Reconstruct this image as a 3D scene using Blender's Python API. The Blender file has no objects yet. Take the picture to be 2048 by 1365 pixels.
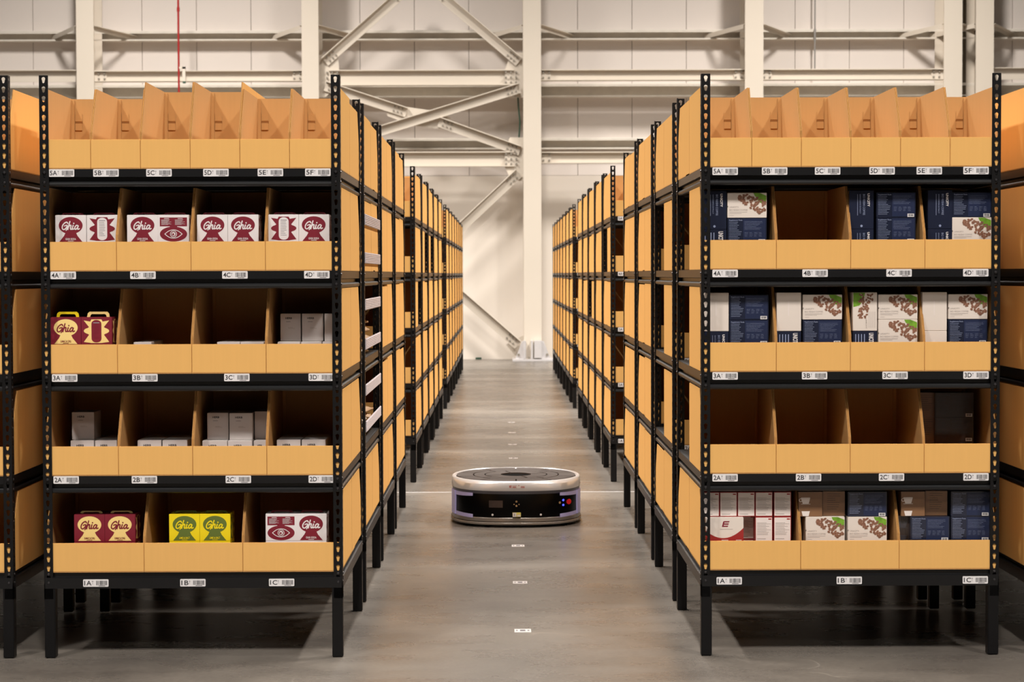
import bpy, bmesh, math, random
from mathutils import Vector, Matrix
from mathutils.geometry import tessellate_polygon
random.seed(7)
S = bpy.context.scene
C = S.collection

# ------------------------------------------------------------------ camera
F = 4000.0
CAMZ = 1.285
YAW, PIT, ROLL = math.atan(17 / F), math.atan(133.5 / F), math.radians(-.17)
cd = bpy.data.cameras.new('camera')
cam = bpy.data.objects.new('camera', cd); C.objects.link(cam)
RM = Matrix.Rotation(-YAW, 4, 'Z') @ Matrix.Rotation(math.pi / 2 - PIT, 4, 'X') @ Matrix.Rotation(ROLL, 4, 'Z')
cam.matrix_world = Matrix.Translation((0, 0, CAMZ)) @ RM
cd.sensor_width = 36; cd.lens = F / 2048 * 36; cd.clip_end = 200
cd.dof.use_dof = True; cd.dof.focus_distance = 7.6; cd.dof.aperture_fstop = 9
S.camera = cam

def at(px, py, Y):
    d = RM.to_3x3() @ Vector(((px - 1024) / F, -(py - 682.5) / F, -1))
    return Vector((0, 0, CAMZ)) + d * (Y / d.y)

# ------------------------------------------------------------------ light
w = bpy.data.worlds.new('world'); S.world = w; w.use_nodes = True
w.node_tree.nodes['Background'].inputs[0].default_value = (1, .88, .74, 1)
w.node_tree.nodes['Background'].inputs[1].default_value = .003
S.view_settings.view_transform = 'Standard'; S.view_settings.look = 'None'
S.view_settings.gamma = 1; S.view_settings.exposure = 0.0; S.view_settings.use_curve_mapping = False
LAMP_COL = (1, .95, .89)
def lamp(x, y, z, sx, sy, power, tilt=0, col=LAMP_COL):
    l = bpy.data.lights.new('high_bay_lamp', 'AREA'); l.shape = 'RECTANGLE'; l.size = sx; l.size_y = sy
    l.energy = power; l.color = col
    o = bpy.data.objects.new('high_bay_lamp', l); C.objects.link(o)
    o.location = (x, y, z); o.rotation_euler = (math.radians(tilt), 0, 0); l.spread = math.radians(140)
    return o
for x in (-5.0, 0.06, 5.1):
    for y, p in ((-4.5, 120), (.6, 525), (5.0, 60), (9.4, 420), (14.6, 520), (20.0, 560), (25.0, 570)):
        if y > 3: p *= .45 if abs(x) < 1 else 1.25
        lamp(x, y, 9.0, .5, 1.6, p)

# ------------------------------------------------------------------ materials
def lin(c):
    r = []
    for v in c:
        v /= 255
        r.append(v / 12.92 if v <= .04045 else ((v + .055) / 1.055) ** 2.4)
    return (*r, 1)
MATS = {}
def mat(name, rgb, rough=.6, metal=0, var=.06, scale=(8, 8, 8), bump=0, bscale=60, coat=0, emit=None, spec=.5):
    m = bpy.data.materials.new(name); m.use_nodes = True
    N, L = m.node_tree.nodes, m.node_tree.links
    b = N['Principled BSDF']
    c = lin(rgb)
    b.inputs['Roughness'].default_value = rough; b.inputs['Metallic'].default_value = metal
    b.inputs['Specular IOR Level'].default_value = spec
    if coat: b.inputs['Coat Weight'].default_value = coat; b.inputs['Coat Roughness'].default_value = .12
    tc = N.new('ShaderNodeTexCoord'); mp = N.new('ShaderNodeMapping'); mp.inputs['Scale'].default_value = scale
    L.new(tc.outputs['Object'], mp.inputs[0])
    n = N.new('ShaderNodeTexNoise'); n.inputs['Scale'].default_value = 1; n.inputs['Detail'].default_value = 4
    L.new(mp.outputs[0], n.inputs['Vector'])
    r = N.new('ShaderNodeValToRGB'); r.color_ramp.elements[0].position = .3; r.color_ramp.elements[1].position = .7
    r.color_ramp.elements[0].color = (*[v * (1 - var) for v in c[:3]], 1)
    r.color_ramp.elements[1].color = (*[min(1, v * (1 + var)) for v in c[:3]], 1)
    L.new(n.outputs[0], r.inputs[0]); L.new(r.outputs[0], b.inputs['Base Color'])
    if bump:
        n2 = N.new('ShaderNodeTexNoise'); n2.inputs['Scale'].default_value = bscale
        L.new(tc.outputs['Object'], n2.inputs['Vector'])
        bp = N.new('ShaderNodeBump'); bp.inputs['Strength'].default_value = bump; bp.inputs['Distance'].default_value = .002
        L.new(n2.outputs[0], bp.inputs['Height']); L.new(bp.outputs[0], b.inputs['Normal'])
    if emit:
        b.inputs['Emission Color'].default_value = lin(emit[0]); b.inputs['Emission Strength'].default_value = emit[1]
    MATS[name] = m
    return m
mat('cardboard_inner', (198, 152, 98), .85, var=.02, scale=(90, 90, 3), spec=.1)  # browner inner liner, also set darker to stand in for shade inside bins
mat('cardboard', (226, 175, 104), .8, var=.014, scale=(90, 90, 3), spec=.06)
mat('cardboard_edge', (150, 104, 60), .9, spec=.1)
mat('black_steel', (15, 14, 15), .42, var=.1, scale=(20, 20, 20), spec=.3)
mat('beam_steel', (15, 15, 17), .36, .0, var=.1, spec=.45)
mat('deck_steel', (26, 25, 25), .5)
mat('rivet', (70, 68, 70), .3, .6)
mat('sticker_white', (226, 222, 222), .5, var=.01)
mat('ink_black', (40, 38, 42), .6, var=.02)
mat('ink_grey', (150, 146, 150), .6, var=.02)
mat('maroon', (124, 22, 42), .5, var=.02)
mat('carton_white', (232, 226, 226), .5, var=.01)
mat('carton_cream', (247, 216, 138), .5, var=.01)
mat('carton_yellow', (240, 216, 16), .5, var=.01)
mat('olive', (96, 112, 44), .5, var=.02)
mat('grey_box', (208, 200, 197), .6, var=.02)
mat('unicity_white', (228, 216, 206), .42, var=.01)
mat('unicity_blue', (34, 39, 58), .25, var=.1, coat=.5)
mat('blue_print', (142, 152, 184), .5, var=.02)
mat('blue_panel', (38, 46, 74), .3, var=.05)
mat('bean', (148, 104, 82), .5, var=.25, scale=(150, 150, 150))
mat('bean_dark', (84, 50, 40), .5)
mat('leaf', (112, 158, 42), .5, var=.3, scale=(40, 40, 40))
mat('pale_print', (176, 164, 158), .6, var=.02)
mat('supplement_white', (234, 222, 216), .5, var=.02)
mat('brick_red', (160, 42, 40), .45, var=.03)
mat('brown_carton', (136, 98, 68), .35, var=.12, coat=.4)
mat('dark_carton', (62, 50, 46), .25, var=.3, coat=.5)
mat('dark_carton_print', (70, 66, 70), .15, var=.3, coat=.6)  # glossy grey of the print and mug picture on dark cartons
mat('strip_white', (196, 188, 192), .5, var=.03)
mat('packet_brown', (176, 138, 98), .6, var=.2)
mat('packet_pale', (222, 206, 190), .5, var=.1)
mat('wall_panel', (224, 214, 206), .6, var=.02, scale=(.4, .4, .4), spec=.3)
mat('wall_lower', (240, 230, 218), .6, var=.02, scale=(.5, .5, .5), spec=.3)
mat('wall_gap', (150, 138, 126), .8)
mat('steel_cream', (214, 203, 188), .5, var=.02, scale=(1, 1, 1), spec=.3)
mat('girt_steel', (222, 214, 202), .4, .05, var=.05)
mat('bolt', (150, 142, 130), .5, .3)
mat('red_pipe', (160, 34, 34), .4)
mat('conduit', (176, 172, 168), .35, .5)
mat('green_wire', (46, 74, 56), .6)
mat('bracket_silver', (225, 222, 222), .3, .3)
mat('robot_silver', (222, 224, 228), .3, .35, var=.02)
mat('robot_black', (4, 4, 5), .3, var=.02, spec=.15)
mat('robot_bevel', (92, 92, 100), .3, .5)
mat('robot_plate', (82, 75, 72), .75, 0, var=.06, spec=.2)
mat('robot_gap', (10, 9, 9), .9, spec=.05)
mat('robot_skirt', (150, 142, 134), .25, .5)
mat('rubber', (8, 8, 8), .9, spec=.05)
mat('joint_brown', (104, 92, 74), .8)
mat('lavender', (172, 164, 206), .35, var=.01, emit=((172, 164, 206), .13))
mat('red_button', (200, 16, 14), .35, emit=((200, 10, 8), .15))
mat('blue_led', (60, 70, 255), .3, emit=((50, 60, 255), 5))
mat('tan_plastic', (170, 140, 100), .4)
mat('label_yellow', (220, 205, 110), .5)

# concrete floor
def floor_mat():
    m = bpy.data.materials.new('polished_concrete'); m.use_nodes = True
    N, L = m.node_tree.nodes, m.node_tree.links
    b = N['Principled BSDF']; tc = N.new('ShaderNodeTexCoord')
    def noise(scale, mscale, detail=5, rough=.55):
        mp = N.new('ShaderNodeMapping'); mp.inputs['Scale'].default_value = mscale
        L.new(tc.outputs['Object'], mp.inputs[0])
        n = N.new('ShaderNodeTexNoise'); n.inputs['Scale'].default_value = scale
        n.inputs['Detail'].default_value = detail; n.inputs['Roughness'].default_value = rough
        L.new(mp.outputs[0], n.inputs['Vector']); return n
    a = noise(1.1, (1, 1, 1), 8, .65); s = noise(2.2, (1, 2.2, 1), 6, .6); f = noise(60, (1, 1, 1), 3)
    mx = N.new('ShaderNodeMix'); mx.data_type = 'FLOAT'; mx.inputs[0].default_value = .18
    L.new(a.outputs[0], mx.inputs[2]); L.new(s.outputs[0], mx.inputs[3])
    mx2 = N.new('ShaderNodeMix'); mx2.data_type = 'FLOAT'; mx2.inputs[0].default_value = .2
    L.new(mx.outputs[0], mx2.inputs[2]); L.new(f.outputs[0], mx2.inputs[3])
    r = N.new('ShaderNodeValToRGB'); e = r.color_ramp.elements
    e[0].position = .34; e[0].color = lin((86, 80, 75)); e[1].position = .66; e[1].color = lin((134, 126, 117))
    L.new(mx2.outputs[0], r.inputs[0])
    # fine pale scratches
    v = N.new('ShaderNodeTexVoronoi'); v.feature = 'DISTANCE_TO_EDGE'; v.inputs['Scale'].default_value = 1.3
    mp = N.new('ShaderNodeMapping'); mp.inputs['Rotation'].default_value = (0, 0, .5); mp.inputs['Scale'].default_value = (1, .5, 1)
    ad = N.new('ShaderNodeVectorMath'); ad.operation = 'ADD'
    L.new(tc.outputs['Object'], mp.inputs[0]); L.new(mp.outputs[0], ad.inputs[0])
    wn = noise(1.5, (1, 1, 1), 3); L.new(wn.outputs['Color'], ad.inputs[1]); L.new(ad.outputs[0], v.inputs['Vector'])
    cr = N.new('ShaderNodeValToRGB'); cr.color_ramp.elements[0].color = (1, 1, 1, 1); cr.color_ramp.elements[1].color = (0, 0, 0, 1)
    cr.color_ramp.elements[1].position = .006
    L.new(v.outputs[0], cr.inputs[0])
    gate = noise(2.2, (1, 1, 1), 2); gr = N.new('ShaderNodeValToRGB'); gr.color_ramp.elements[0].position = .55; gr.color_ramp.elements[1].position = .7
    L.new(gate.outputs[0], gr.inputs[0])
    mu = N.new('ShaderNodeMath'); mu.operation = 'MULTIPLY'; L.new(cr.outputs[0], mu.inputs[0]); L.new(gr.outputs[0], mu.inputs[1])
    mu2 = N.new('ShaderNodeMath'); mu2.operation = 'MULTIPLY'; mu2.inputs[1].default_value = .35; L.new(mu.outputs[0], mu2.inputs[0])
    mc = N.new('ShaderNodeMix'); mc.data_type = 'RGBA'; mc.inputs[7].default_value = lin((200, 190, 176))
    L.new(mu2.outputs[0], mc.inputs[0]); L.new(r.outputs[0], mc.inputs[6]); L.new(mc.outputs[2], b.inputs['Base Color'])
    rr = N.new('ShaderNodeMapRange'); rr.inputs['To Min'].default_value = .17; rr.inputs['To Max'].default_value = .40
    L.new(s.outputs[0], rr.inputs[0]); L.new(rr.outputs[0], b.inputs['Roughness'])
    bp = N.new('ShaderNodeBump'); bp.inputs['Strength'].default_value = .12; bp.inputs['Distance'].default_value = .004
    L.new(mx2.outputs[0], bp.inputs['Height']); L.new(bp.outputs[0], b.inputs['Normal'])
    MATS['floor'] = m
floor_mat()

# ------------------------------------------------------------------ mesh builder
class MB:
    def __init__(s): s.v = []; s.f = []; s.m = []; s.names = []
    def mi(s, n):
        if n not in s.names: s.names.append(n)
        return s.names.index(n)
    def add(s, vs, fs, m, M=None):
        o = len(s.v); k = s.mi(m)
        s.v += [tuple(M @ Vector(v)) if M else tuple(v) for v in vs]
        for f in fs: s.f.append(tuple(i + o for i in f)); s.m.append(k)
        return s
    def box(s, x0, x1, y0, y1, z0, z1, m, M=None):
        vs = [(x, y, z) for z in (z0, z1) for y in (y0, y1) for x in (x0, x1)]
        return s.add(vs, [(0, 2, 3, 1), (4, 5, 7, 6), (0, 1, 5, 4), (2, 6, 7, 3), (0, 4, 6, 2), (1, 3, 7, 5)], m, M)
    def bev(s, x0, x1, y0, y1, z0, z1, m, b=.002, M=None):
        bm = bmesh.new(); bmesh.ops.create_cube(bm, size=1)
        for v in bm.verts:
            v.co = Vector(((x0 + x1) / 2 + v.co.x * (x1 - x0), (y0 + y1) / 2 + v.co.y * (y1 - y0), (z0 + z1) / 2 + v.co.z * (z1 - z0)))
        bmesh.ops.bevel(bm, geom=bm.edges[:], offset=b, segments=2, affect='EDGES')
        s.frombm(bm, m, M); return s
    def frombm(s, bm, m, M=None):
        bm.verts.index_update()
        s.add([v.co[:] for v in bm.verts], [[v.index for v in f.verts] for f in bm.faces], m, M); bm.free()
    def prism(s, pts, d0, d1, m, axis='x', M=None):
        # pts: 2D outline, extruded from d0 to d1 along axis; 'x': pts=(y,z), 'y': pts=(x,z), 'z': pts=(x,y)
        def P(p, d): return {'x': (d, p[0], p[1]), 'y': (p[0], d, p[1]), 'z': (p[0], p[1], d)}[axis]
        n = len(pts); vs = [P(p, d0) for p in pts] + [P(p, d1) for p in pts]
        fs = [(i, (i + 1) % n, n + (i + 1) % n, n + i) for i in range(n)]
        tr = tessellate_polygon([[Vector((p[0], p[1], 0)) for p in pts]])
        for t in tr: fs += [tuple(t), tuple(n + i for i in reversed(t))]
        return s.add(vs, fs, m, M)
    def tube(s, p0, p1, r, m, n=12, r1=None, caps=True):
        p0, p1 = Vector(p0), Vector(p1); d = (p1 - p0).normalized(); r1 = r if r1 is None else r1
        a = d.orthogonal().normalized(); b = d.cross(a); vs = []
        for p, q in ((p0, r), (p1, r1)):
            for i in range(n):
                t = 2 * math.pi * i / n; vs.append(p + (a * math.cos(t) + b * math.sin(t)) * q)
        fs = [(i, (i + 1) % n, n + (i + 1) % n, n + i) for i in range(n)]
        if caps: fs += [tuple(range(n))[::-1], tuple(range(n, 2 * n))]
        return s.add(vs, fs, m)
    def build(s, name, parent=None, smooth=False, loc=None):
        me = bpy.data.meshes.new(name); me.from_pydata(s.v, [], s.f)
        for n in s.names: me.materials.append(MATS[n])
        me.polygons.foreach_set('material_index', s.m)
        bm = bmesh.new(); bm.from_mesh(me); bmesh.ops.recalc_face_normals(bm, faces=bm.faces); bm.to_mesh(me); bm.free()
        if smooth:
            me.shade_smooth()
            try: me.set_sharp_from_angle(angle=math.radians(35))
            except Exception: pass
        o = bpy.data.objects.new(name, me); C.objects.link(o)
        if parent: o.parent = parent
        if loc: o.location = loc
        return o
def flatmesh(mb): return mb

def tag(o, label=None, cat=None, group=None, kind=None):
    if label: o['label'] = label
    if cat: o['category'] = cat
    if group: o['group'] = group
    if kind: o['kind'] = kind
    return o
def empty(name, loc, rz=0):
    o = bpy.data.objects.new(name, None); o.empty_display_size = .1; C.objects.link(o)
    o.location = loc; o.rotation_euler = (0, 0, rz); return o
def inst(src, name, loc, rz=0, parent=None):
    o = src.copy(); C.objects.link(o); o.name = name; o.location = loc; o.rotation_euler = (0, 0, rz); o.parent = parent
    return o

# text as mesh, cached
_T = {}
def text_geo(body, bold=0, shear=0):
    k = (body, bold, shear)
    if k not in _T:
        cu = bpy.data.curves.new('t', 'FONT'); cu.body = body; cu.size = 1; cu.offset = bold; cu.shear = shear
        cu.resolution_u = 3; cu.fill_mode = 'FRONT'
        o = bpy.data.objects.new('t', cu); C.objects.link(o)
        bpy.context.view_layer.update()
        me = bpy.data.meshes.new_from_object(o.evaluated_get(bpy.context.evaluated_depsgraph_get()))
        vs = [v.co.copy() for v in me.vertices]; fs = [tuple(p.vertices) for p in me.polygons]
        bpy.data.objects.remove(o); bpy.data.curves.remove(cu); bpy.data.meshes.remove(me)
        xs = [v.x for v in vs]; ys = [v.y for v in vs]
        _T[k] = (vs, fs, min(xs), max(xs), min(ys), max(ys))
    return _T[k]
class Face:
    """paints thin print on a flat face: u right, v up, in metres from the lower left corner"""
    def __init__(s, mb, o, u=(1, 0, 0), v=(0, 0, 1), n=(0, -1, 0)):
        s.mb = mb; s.o = Vector(o); s.u = Vector(u); s.v = Vector(v); s.n = Vector(n)
    def P(s, a, b, h): return s.o + s.u * a + s.v * b + s.n * (.0004 * h)
    def poly(s, pts, m, h=1):
        tr = tessellate_polygon([[Vector((p[0], p[1], 0)) for p in pts]])
        s.mb.add([s.P(p[0], p[1], h) for p in pts], [tuple(t) for t in tr], m)
    def rect(s, a0, b0, a1, b1, m, h=1): s.poly([(a0, b0), (a1, b0), (a1, b1), (a0, b1)], m, h)
    def ell(s, cx, cy, rx, ry, m, h=1, n=28, rot=0):
        c, q = math.cos(rot), math.sin(rot)
        s.poly([(cx + rx * math.cos(t) * c - ry * math.sin(t) * q, cy + rx * math.cos(t) * q + ry * math.sin(t) * c)
                for t in [2 * math.pi * i / n for i in range(n)]], m, h)
    def ring(s, cx, cy, rx, ry, wd, m, h=1, n=28):
        vs, fs = [], []
        for i in range(n):
            t = 2 * math.pi * i / n
            vs += [s.P(cx + rx * math.cos(t), cy + ry * math.sin(t), h), s.P(cx + (rx - wd) * math.cos(t), cy + (ry - wd) * math.sin(t), h)]
            j = (i + 1) % n; fs.append((2 * i, 2 * i + 1, 2 * j + 1, 2 * j))
        s.mb.add(vs, fs, m)
    def text(s, body, a, b, width, height, m, h=2, bold=0, shear=0, vertical=False):
        vs, fs, x0, x1, y0, y1 = text_geo(body, bold, shear); out = []
        for v in vs:
            p, q = (v.x - x0) / (x1 - x0) * width, (v.y - y0) / (y1 - y0) * height
            if vertical: out.append(s.P(a + q, b - p, h))
            else: out.append(s.P(a + p, b + q, h))
        s.mb.add(out, fs, m)
    def stroke(s, pts, wd, m, h=2, n=6):
        # smooth ribbon through pts
        q = []
        L = len(pts)
        for i in range(L - 1):
            p0, p1, p2, p3 = pts[max(i - 1, 0)], pts[i], pts[i + 1], pts[min(i + 2, L - 1)]
            for k in range(n):
                t = k / n
                q.append(tuple(.5 * (2 * p1[j] + (p2[j] - p0[j]) * t + (2 * p0[j] - 5 * p1[j] + 4 * p2[j] - p3[j]) * t * t
                                     + (3 * p1[j] - p0[j] - 3 * p2[j] + p3[j]) * t ** 3) for j in (0, 1)))
        q.append(pts[-1]); vs, fs = [], []
        for i, p in enumerate(q):
            a, b = q[max(i - 1, 0)], q[min(i + 1, len(q) - 1)]
            dx, dy = b[0] - a[0], b[1] - a[1]; l = math.hypot(dx, dy) or 1
            nx, ny = -dy / l * wd / 2, dx / l * wd / 2
            vs += [s.P(p[0] + nx, p[1] + ny, h), s.P(p[0] - nx, p[1] - ny, h)]
            if i: fs.append((2 * i - 2, 2 * i - 1, 2 * i + 1, 2 * i))
        s.mb.add(vs, fs, m)
        for p in (q[0], q[-1]): s.ell(p[0], p[1], wd / 2, wd / 2, m, h, 10)
    def lines(s, a0, b0, a1, b1, n, m, h=2, fill=.4, seed=1):
        r = random.Random(seed); st = (b1 - b0) / n
        for i in range(n):
            e = a0 + (a1 - a0) * r.uniform(.6, 1)
            s.rect(a0, b1 - st * (i + fill), e, b1 - st * i, m, h)
    def barcode(s, a0, b0, a1, b1, m, n=16, h=2, seed=3):
        r = random.Random(seed); x = a0; st = (a1 - a0) / n
        for i in range(n):
            wd = st * r.choice((.35, .5, .7)); s.rect(a0 + st * i, b0, a0 + st * i + wd, b1, m, h)

# ------------------------------------------------------------------ hall
W_Y = 30.3
mb = MB(); mb.box(-22, 22, -6, 36, -.2, 0, 'floor')
tag(mb.build('floor'), kind='structure')
# wall: insulated panels above, smooth plinth wall below
mb = MB(); mb.box(-17, 17, W_Y + .03, W_Y + .2, 2.75, 9.6, 'wall_gap')
step = .8205; x = at(66, 60, W_Y).x - 17 * step
while x < 17:
    mb.box(max(x + .004, -17), min(x + step - .004, 17), W_Y, W_Y + .04, 2.78, 9.6, 'wall_panel'); x += step
mb.box(-17, 17, W_Y - .01, W_Y + .2, -.01, 2.775, 'wall_lower')
tag(mb.build('wall_back'), kind='structure')
for k, Y in enumerate((11.76, 17.9, 24.0)):
    mb = MB(); mb.box(-8, 8, Y - .005, Y + .005, 0, .0012, 'sticker_white' if k == 0 else 'ink_grey')
    tag(mb.build('trim_%d' % (k + 1)), kind='structure')

# steel frame ---------------------------------------------------------------
CF = 29.5                         # front flanges of the columns
CT = 9.4
colx = []
def bolts(mb, cx, y, cz, nx, nz, dx, dz, rot=0, r=.016):
    c, q = math.cos(rot), math.sin(rot)
    for i in range(nx):
        for j in range(nz):
            a, b = (i - (nx - 1) / 2) * dx, (j - (nz - 1) / 2) * dz
            X, Z = cx + a * c - b * q, cz + a * q + b * c
            mb.tube((X, y, Z), (X, y - .025, Z), r, 'bolt', 6)
def column(px0, px1, label, base=False):
    a, b = at(px0, 60, CF).x, at(px1, 60, CF).x; cx = (a + b) / 2; hw = (b - a) / 2
    r = empty('steel_column', (cx, CF + .3, 0)); tag(r, label, 'steel column', 'cream steel columns along the back wall')
    def loc(m): return Matrix.Translation((0, -.3 - CF + 0, 0))
    m = MB(); m.bev(-hw, hw, -.3, -.28, 0, CT, 'steel_cream', .003); m.build('front_flange', r)
    m = MB(); m.box(-.008, .008, -.28, .32, 0, CT, 'steel_cream'); m.build('web', r)
    m = MB(); m.bev(-hw, hw, .32, .34, 0, CT, 'steel_cream', .003); m.build('rear_flange', r)
    colx.append(cx)
    zg = at(1000, 62, 29.9).z
    for sg in (-1, 1):
        m = MB()
        p0 = Vector((sg * hw, -.27, zg + .04)); p1 = Vector((sg * (hw + .5), .44, zg - .03))
        d = (p1 - p0); n = Vector((0, 0, 1)); s_ = d.cross(n).normalized() * .03
        m.add([p0 - s_, p0 + s_, p1 + s_, p1 - s_, p0 - s_ + n * .006, p0 + s_ + n * .006, p1 + s_ + n * .006, p1 - s_ + n * .006,
               p0 - s_ * .8 - n * .06, p0 - s_ - n * .06, p1 - s_ * .8 - n * .06, p1 - s_ - n * .06],
              [(0, 1, 2, 3), (4, 5, 6, 7), (0, 1, 5, 4), (2, 3, 7, 6), (0, 3, 7, 4), (1, 2, 6, 5), (0, 9, 11, 3)], 'steel_cream')
        m.build('knee_brace', r)
    return r, cx, hw
names = ['cream steel column behind the fourth bin from the left rack\'s left post', ]
c1 = column(152, 187, 'cream steel column rising behind the left rack, leftmost of the columns')
c2 = column(603, 637, 'cream steel column behind the right end of the left rack, left of the cross bracing')
c3 = column(1046, 1082, 'cream steel column standing in the aisle view with bolted base bracket')
c4 = column(1490, 1527, 'cream steel column behind the left part of the right rack, second right of the robot')
c5 = column(1888, 1925, 'left one of the paired cream columns with a dark gap between them')
c6 = column(1952, 1988, 'right one of the paired cream columns behind the right rack corner post')
# dark gap between the pair
mb = MB(); mb.box(c5[1] + .02, c6[1] - .02, W_Y - .16, W_Y - .02, 0, CT, 'joint_brown'); tag(mb.build('trim_4'), kind='structure')
# column foot bracket of c3
zf = .33; cx = c3[1]
mb = MB(); mb.bev(-.30, .30, -.42, .3, 0, .035, 'bracket_silver', .004); b_ = mb.build('base_plate', c3[0]); 
mb = MB()
mb.prism([(-.26, .035), (-.16, .30), (-.10, .30), (-.10, .035)], -.345, -.33, 'bracket_silver', 'y')
mb.prism([(.26, .035), (.16, .30), (.10, .30), (.10, .035)], -.345, -.33, 'bracket_silver', 'y')
mb.build('gusset', c3[0])
mb = MB(); mb.bev(-.14, -.11, -.42, -.3, .035, .31, 'bracket_silver', .004); mb.bev(.02, .13, -.42, -.31, .05, .31, 'bracket_silver', .004)
mb.bev(-.03, .0, -.42, -.3, .035, .31, 'bracket_silver', .004); mb.build('foot_stiffener', c3[0])
mb = MB()
for X in (-.21, .21): mb.tube((X, -.34, .1), (X, -.37, .1), .02, 'bolt', 6)
for X in (-.06, .0): mb.tube((X, -.38, .035), (X, -.38, .07), .014, 'bolt', 6)
mb.build('bolt', c3[0])

# girts at the wall: Z sections, continuous
def girt(pz, label, h_=.15):
    z = pz
    mb = MB(); hh = h_ / 2; d = .17
    mb.prism([(W_Y, z + hh), (W_Y - d, z + hh), (W_Y - d - .012, z + hh - .01), (W_Y - d - .012, z + hh - .042), (W_Y - d, z + hh - .042), (W_Y - d, z + hh - .008), (W_Y - .02, z + hh - .008),
              (W_Y - .02, z - hh + .006), (W_Y - d, z - hh + .006), (W_Y - d, z - hh + .022), (W_Y - d - .01, z - hh + .022), (W_Y - d - .01, z - hh), (W_Y, z - hh)], -15, 15, 'girt_steel', 'x')
    o = mb.build('wall_girt'); tag(o, label, 'girt', 'horizontal girts on the back wall')
zt = lambda py, Y=29.9: at(1024, py, Y).z
girt(zt(71, W_Y - .1), 'thin horizontal steel girt across the wall near the picture top')
girt(zt(182, W_Y - .1), 'horizontal steel girt just below the upper row of beams', .20)
girt(zt(288, W_Y - .1), 'horizontal steel girt just above the lower row of beams', .17)

# horizontal beams between columns
BY = 29.62
def beam(ca, cb, ptop, pbot, label, big=False):
    x0, x1 = ca[1] + .01, cb[1] - .01; z1, z0 = zt(ptop, BY), zt(pbot, BY)
    r = empty('steel_beam', ((x0 + x1) / 2, BY, z0)); tag(r, label, 'steel beam', 'horizontal beams between the columns')
    L = (x1 - x0) / 2; H = z1 - z0; g = .42 if big else .14
    m = MB(); m.box(-L + g * .6, L - g * .6, -.0, .16, H - .014, H, 'steel_cream'); m.build('top_flange', r)
    m = MB(); m.box(-L + g * .3, L - g * .3, .07, .082, .014, H - .014, 'steel_cream'); m.build('web', r)
    m = MB(); m.box(-L + g * .6, L - g * .6, -.0, .16, 0, .014, 'steel_cream'); m.build('bottom_flange', r)
    if not big:
        m = MB()
        for sg in (-1, 1): m.box(min(sg * (L - .0), sg * (L - .27)), max(sg * L, sg * (L - .27)), .05, .068, .01, H - .02, 'steel_cream')
        m.build('end_plate', r)
        m = MB()
        for sg in (-1, 1): bolts(m, sg * (L - .2), .05, H / 2, 2, 2, .085, .08)
        m.build('bolt', r)
    else:
        m = MB()
        for sg in (-1, 1): bolts(m, sg * (L - .30), .03, H / 2, 3, 3, .075, .075)
        m.build('bolt', r)
for (a, b, lab) in ((c1, c2, 'left of the cross bracing'), (c3, c4, 'right of the aisle column'), (c4, c5, 'above the right rack')):
    beam(a, b, 139, 161, 'upper cream horizontal beam ' + lab)
    beam(a, b, 304, 327, 'lower cream horizontal beam ' + lab)
beam(c2, c3, 139, 170, 'deep upper cream beam bolted to gussets inside the cross bracing', True)
beam(c2, c3, 303, 333, 'deep lower cream beam under the crossed braces', True)
m = MB(); m.box(-13, c1[1] - .1, BY + .07, BY + .082, zt(161, BY), zt(139, BY), 'steel_cream'); m.box(-13, c1[1] - .1, BY, BY + .16, zt(139, BY), zt(138, BY) + .004, 'steel_cream')
tag(m.build('steel_beam'), 'upper cream horizontal beam running out of the picture at the left edge', 'steel beam', 'horizontal beams between the columns')
m = MB(); m.box(c6[1] + .1, 13, BY + .07, BY + .082, zt(161, BY), zt(139, BY), 'steel_cream'); m.box(c6[1] + .1, 13, BY, BY + .16, zt(139, BY), zt(138, BY) + .004, 'steel_cream')
tag(m.build('steel_beam'), 'upper cream horizontal beam running out of the picture at the right edge', 'steel beam', 'horizontal beams between the columns')

# gusset plates + braces
GY = 29.66
def gusset(pts, label):
    P = [(at(px, py, GY).x, at(px, py, GY).z) for px, py in pts]
    m = MB(); m.prism(P, GY, GY + .015, 'steel_cream', 'y')
    tag(m.build('gusset_plate'), label, 'gusset plate', 'gusset plates of the cross bracing')
gusset([(636, 110), (676, 110), (678, 138), (678, 172), (650, 195), (636, 195)], 'gusset plate at the left end of the deep upper beam')
gusset([(1050, 105), (1022, 105), (1010, 140), (1010, 172), (1030, 195), (1050, 195)], 'gusset plate with nine bolts at the right end of the upper beam')
gusset([(1050, 275), (1020, 275), (1009, 300), (1010, 335), (1018, 352), (1032, 362), (1050, 362)], 'gusset plate with nine bolts at the right end of the lower beam')
gusset([(636, 275), (665, 275), (677, 300), (677, 335), (655, 362), (636, 362)], 'gusset plate at the left end of the deep lower beam')
gusset([(768, 205), (800, 212), (870, 222), (902, 236), (878, 258), (820, 250), (775, 232)], 'gusset plate at the crossing of the diagonal braces')
gusset([(1012, 690), (1045, 672), (1060, 672), (1060, 708), (1030, 712)], 'gusset plate at the foot of the aisle column')
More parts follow.
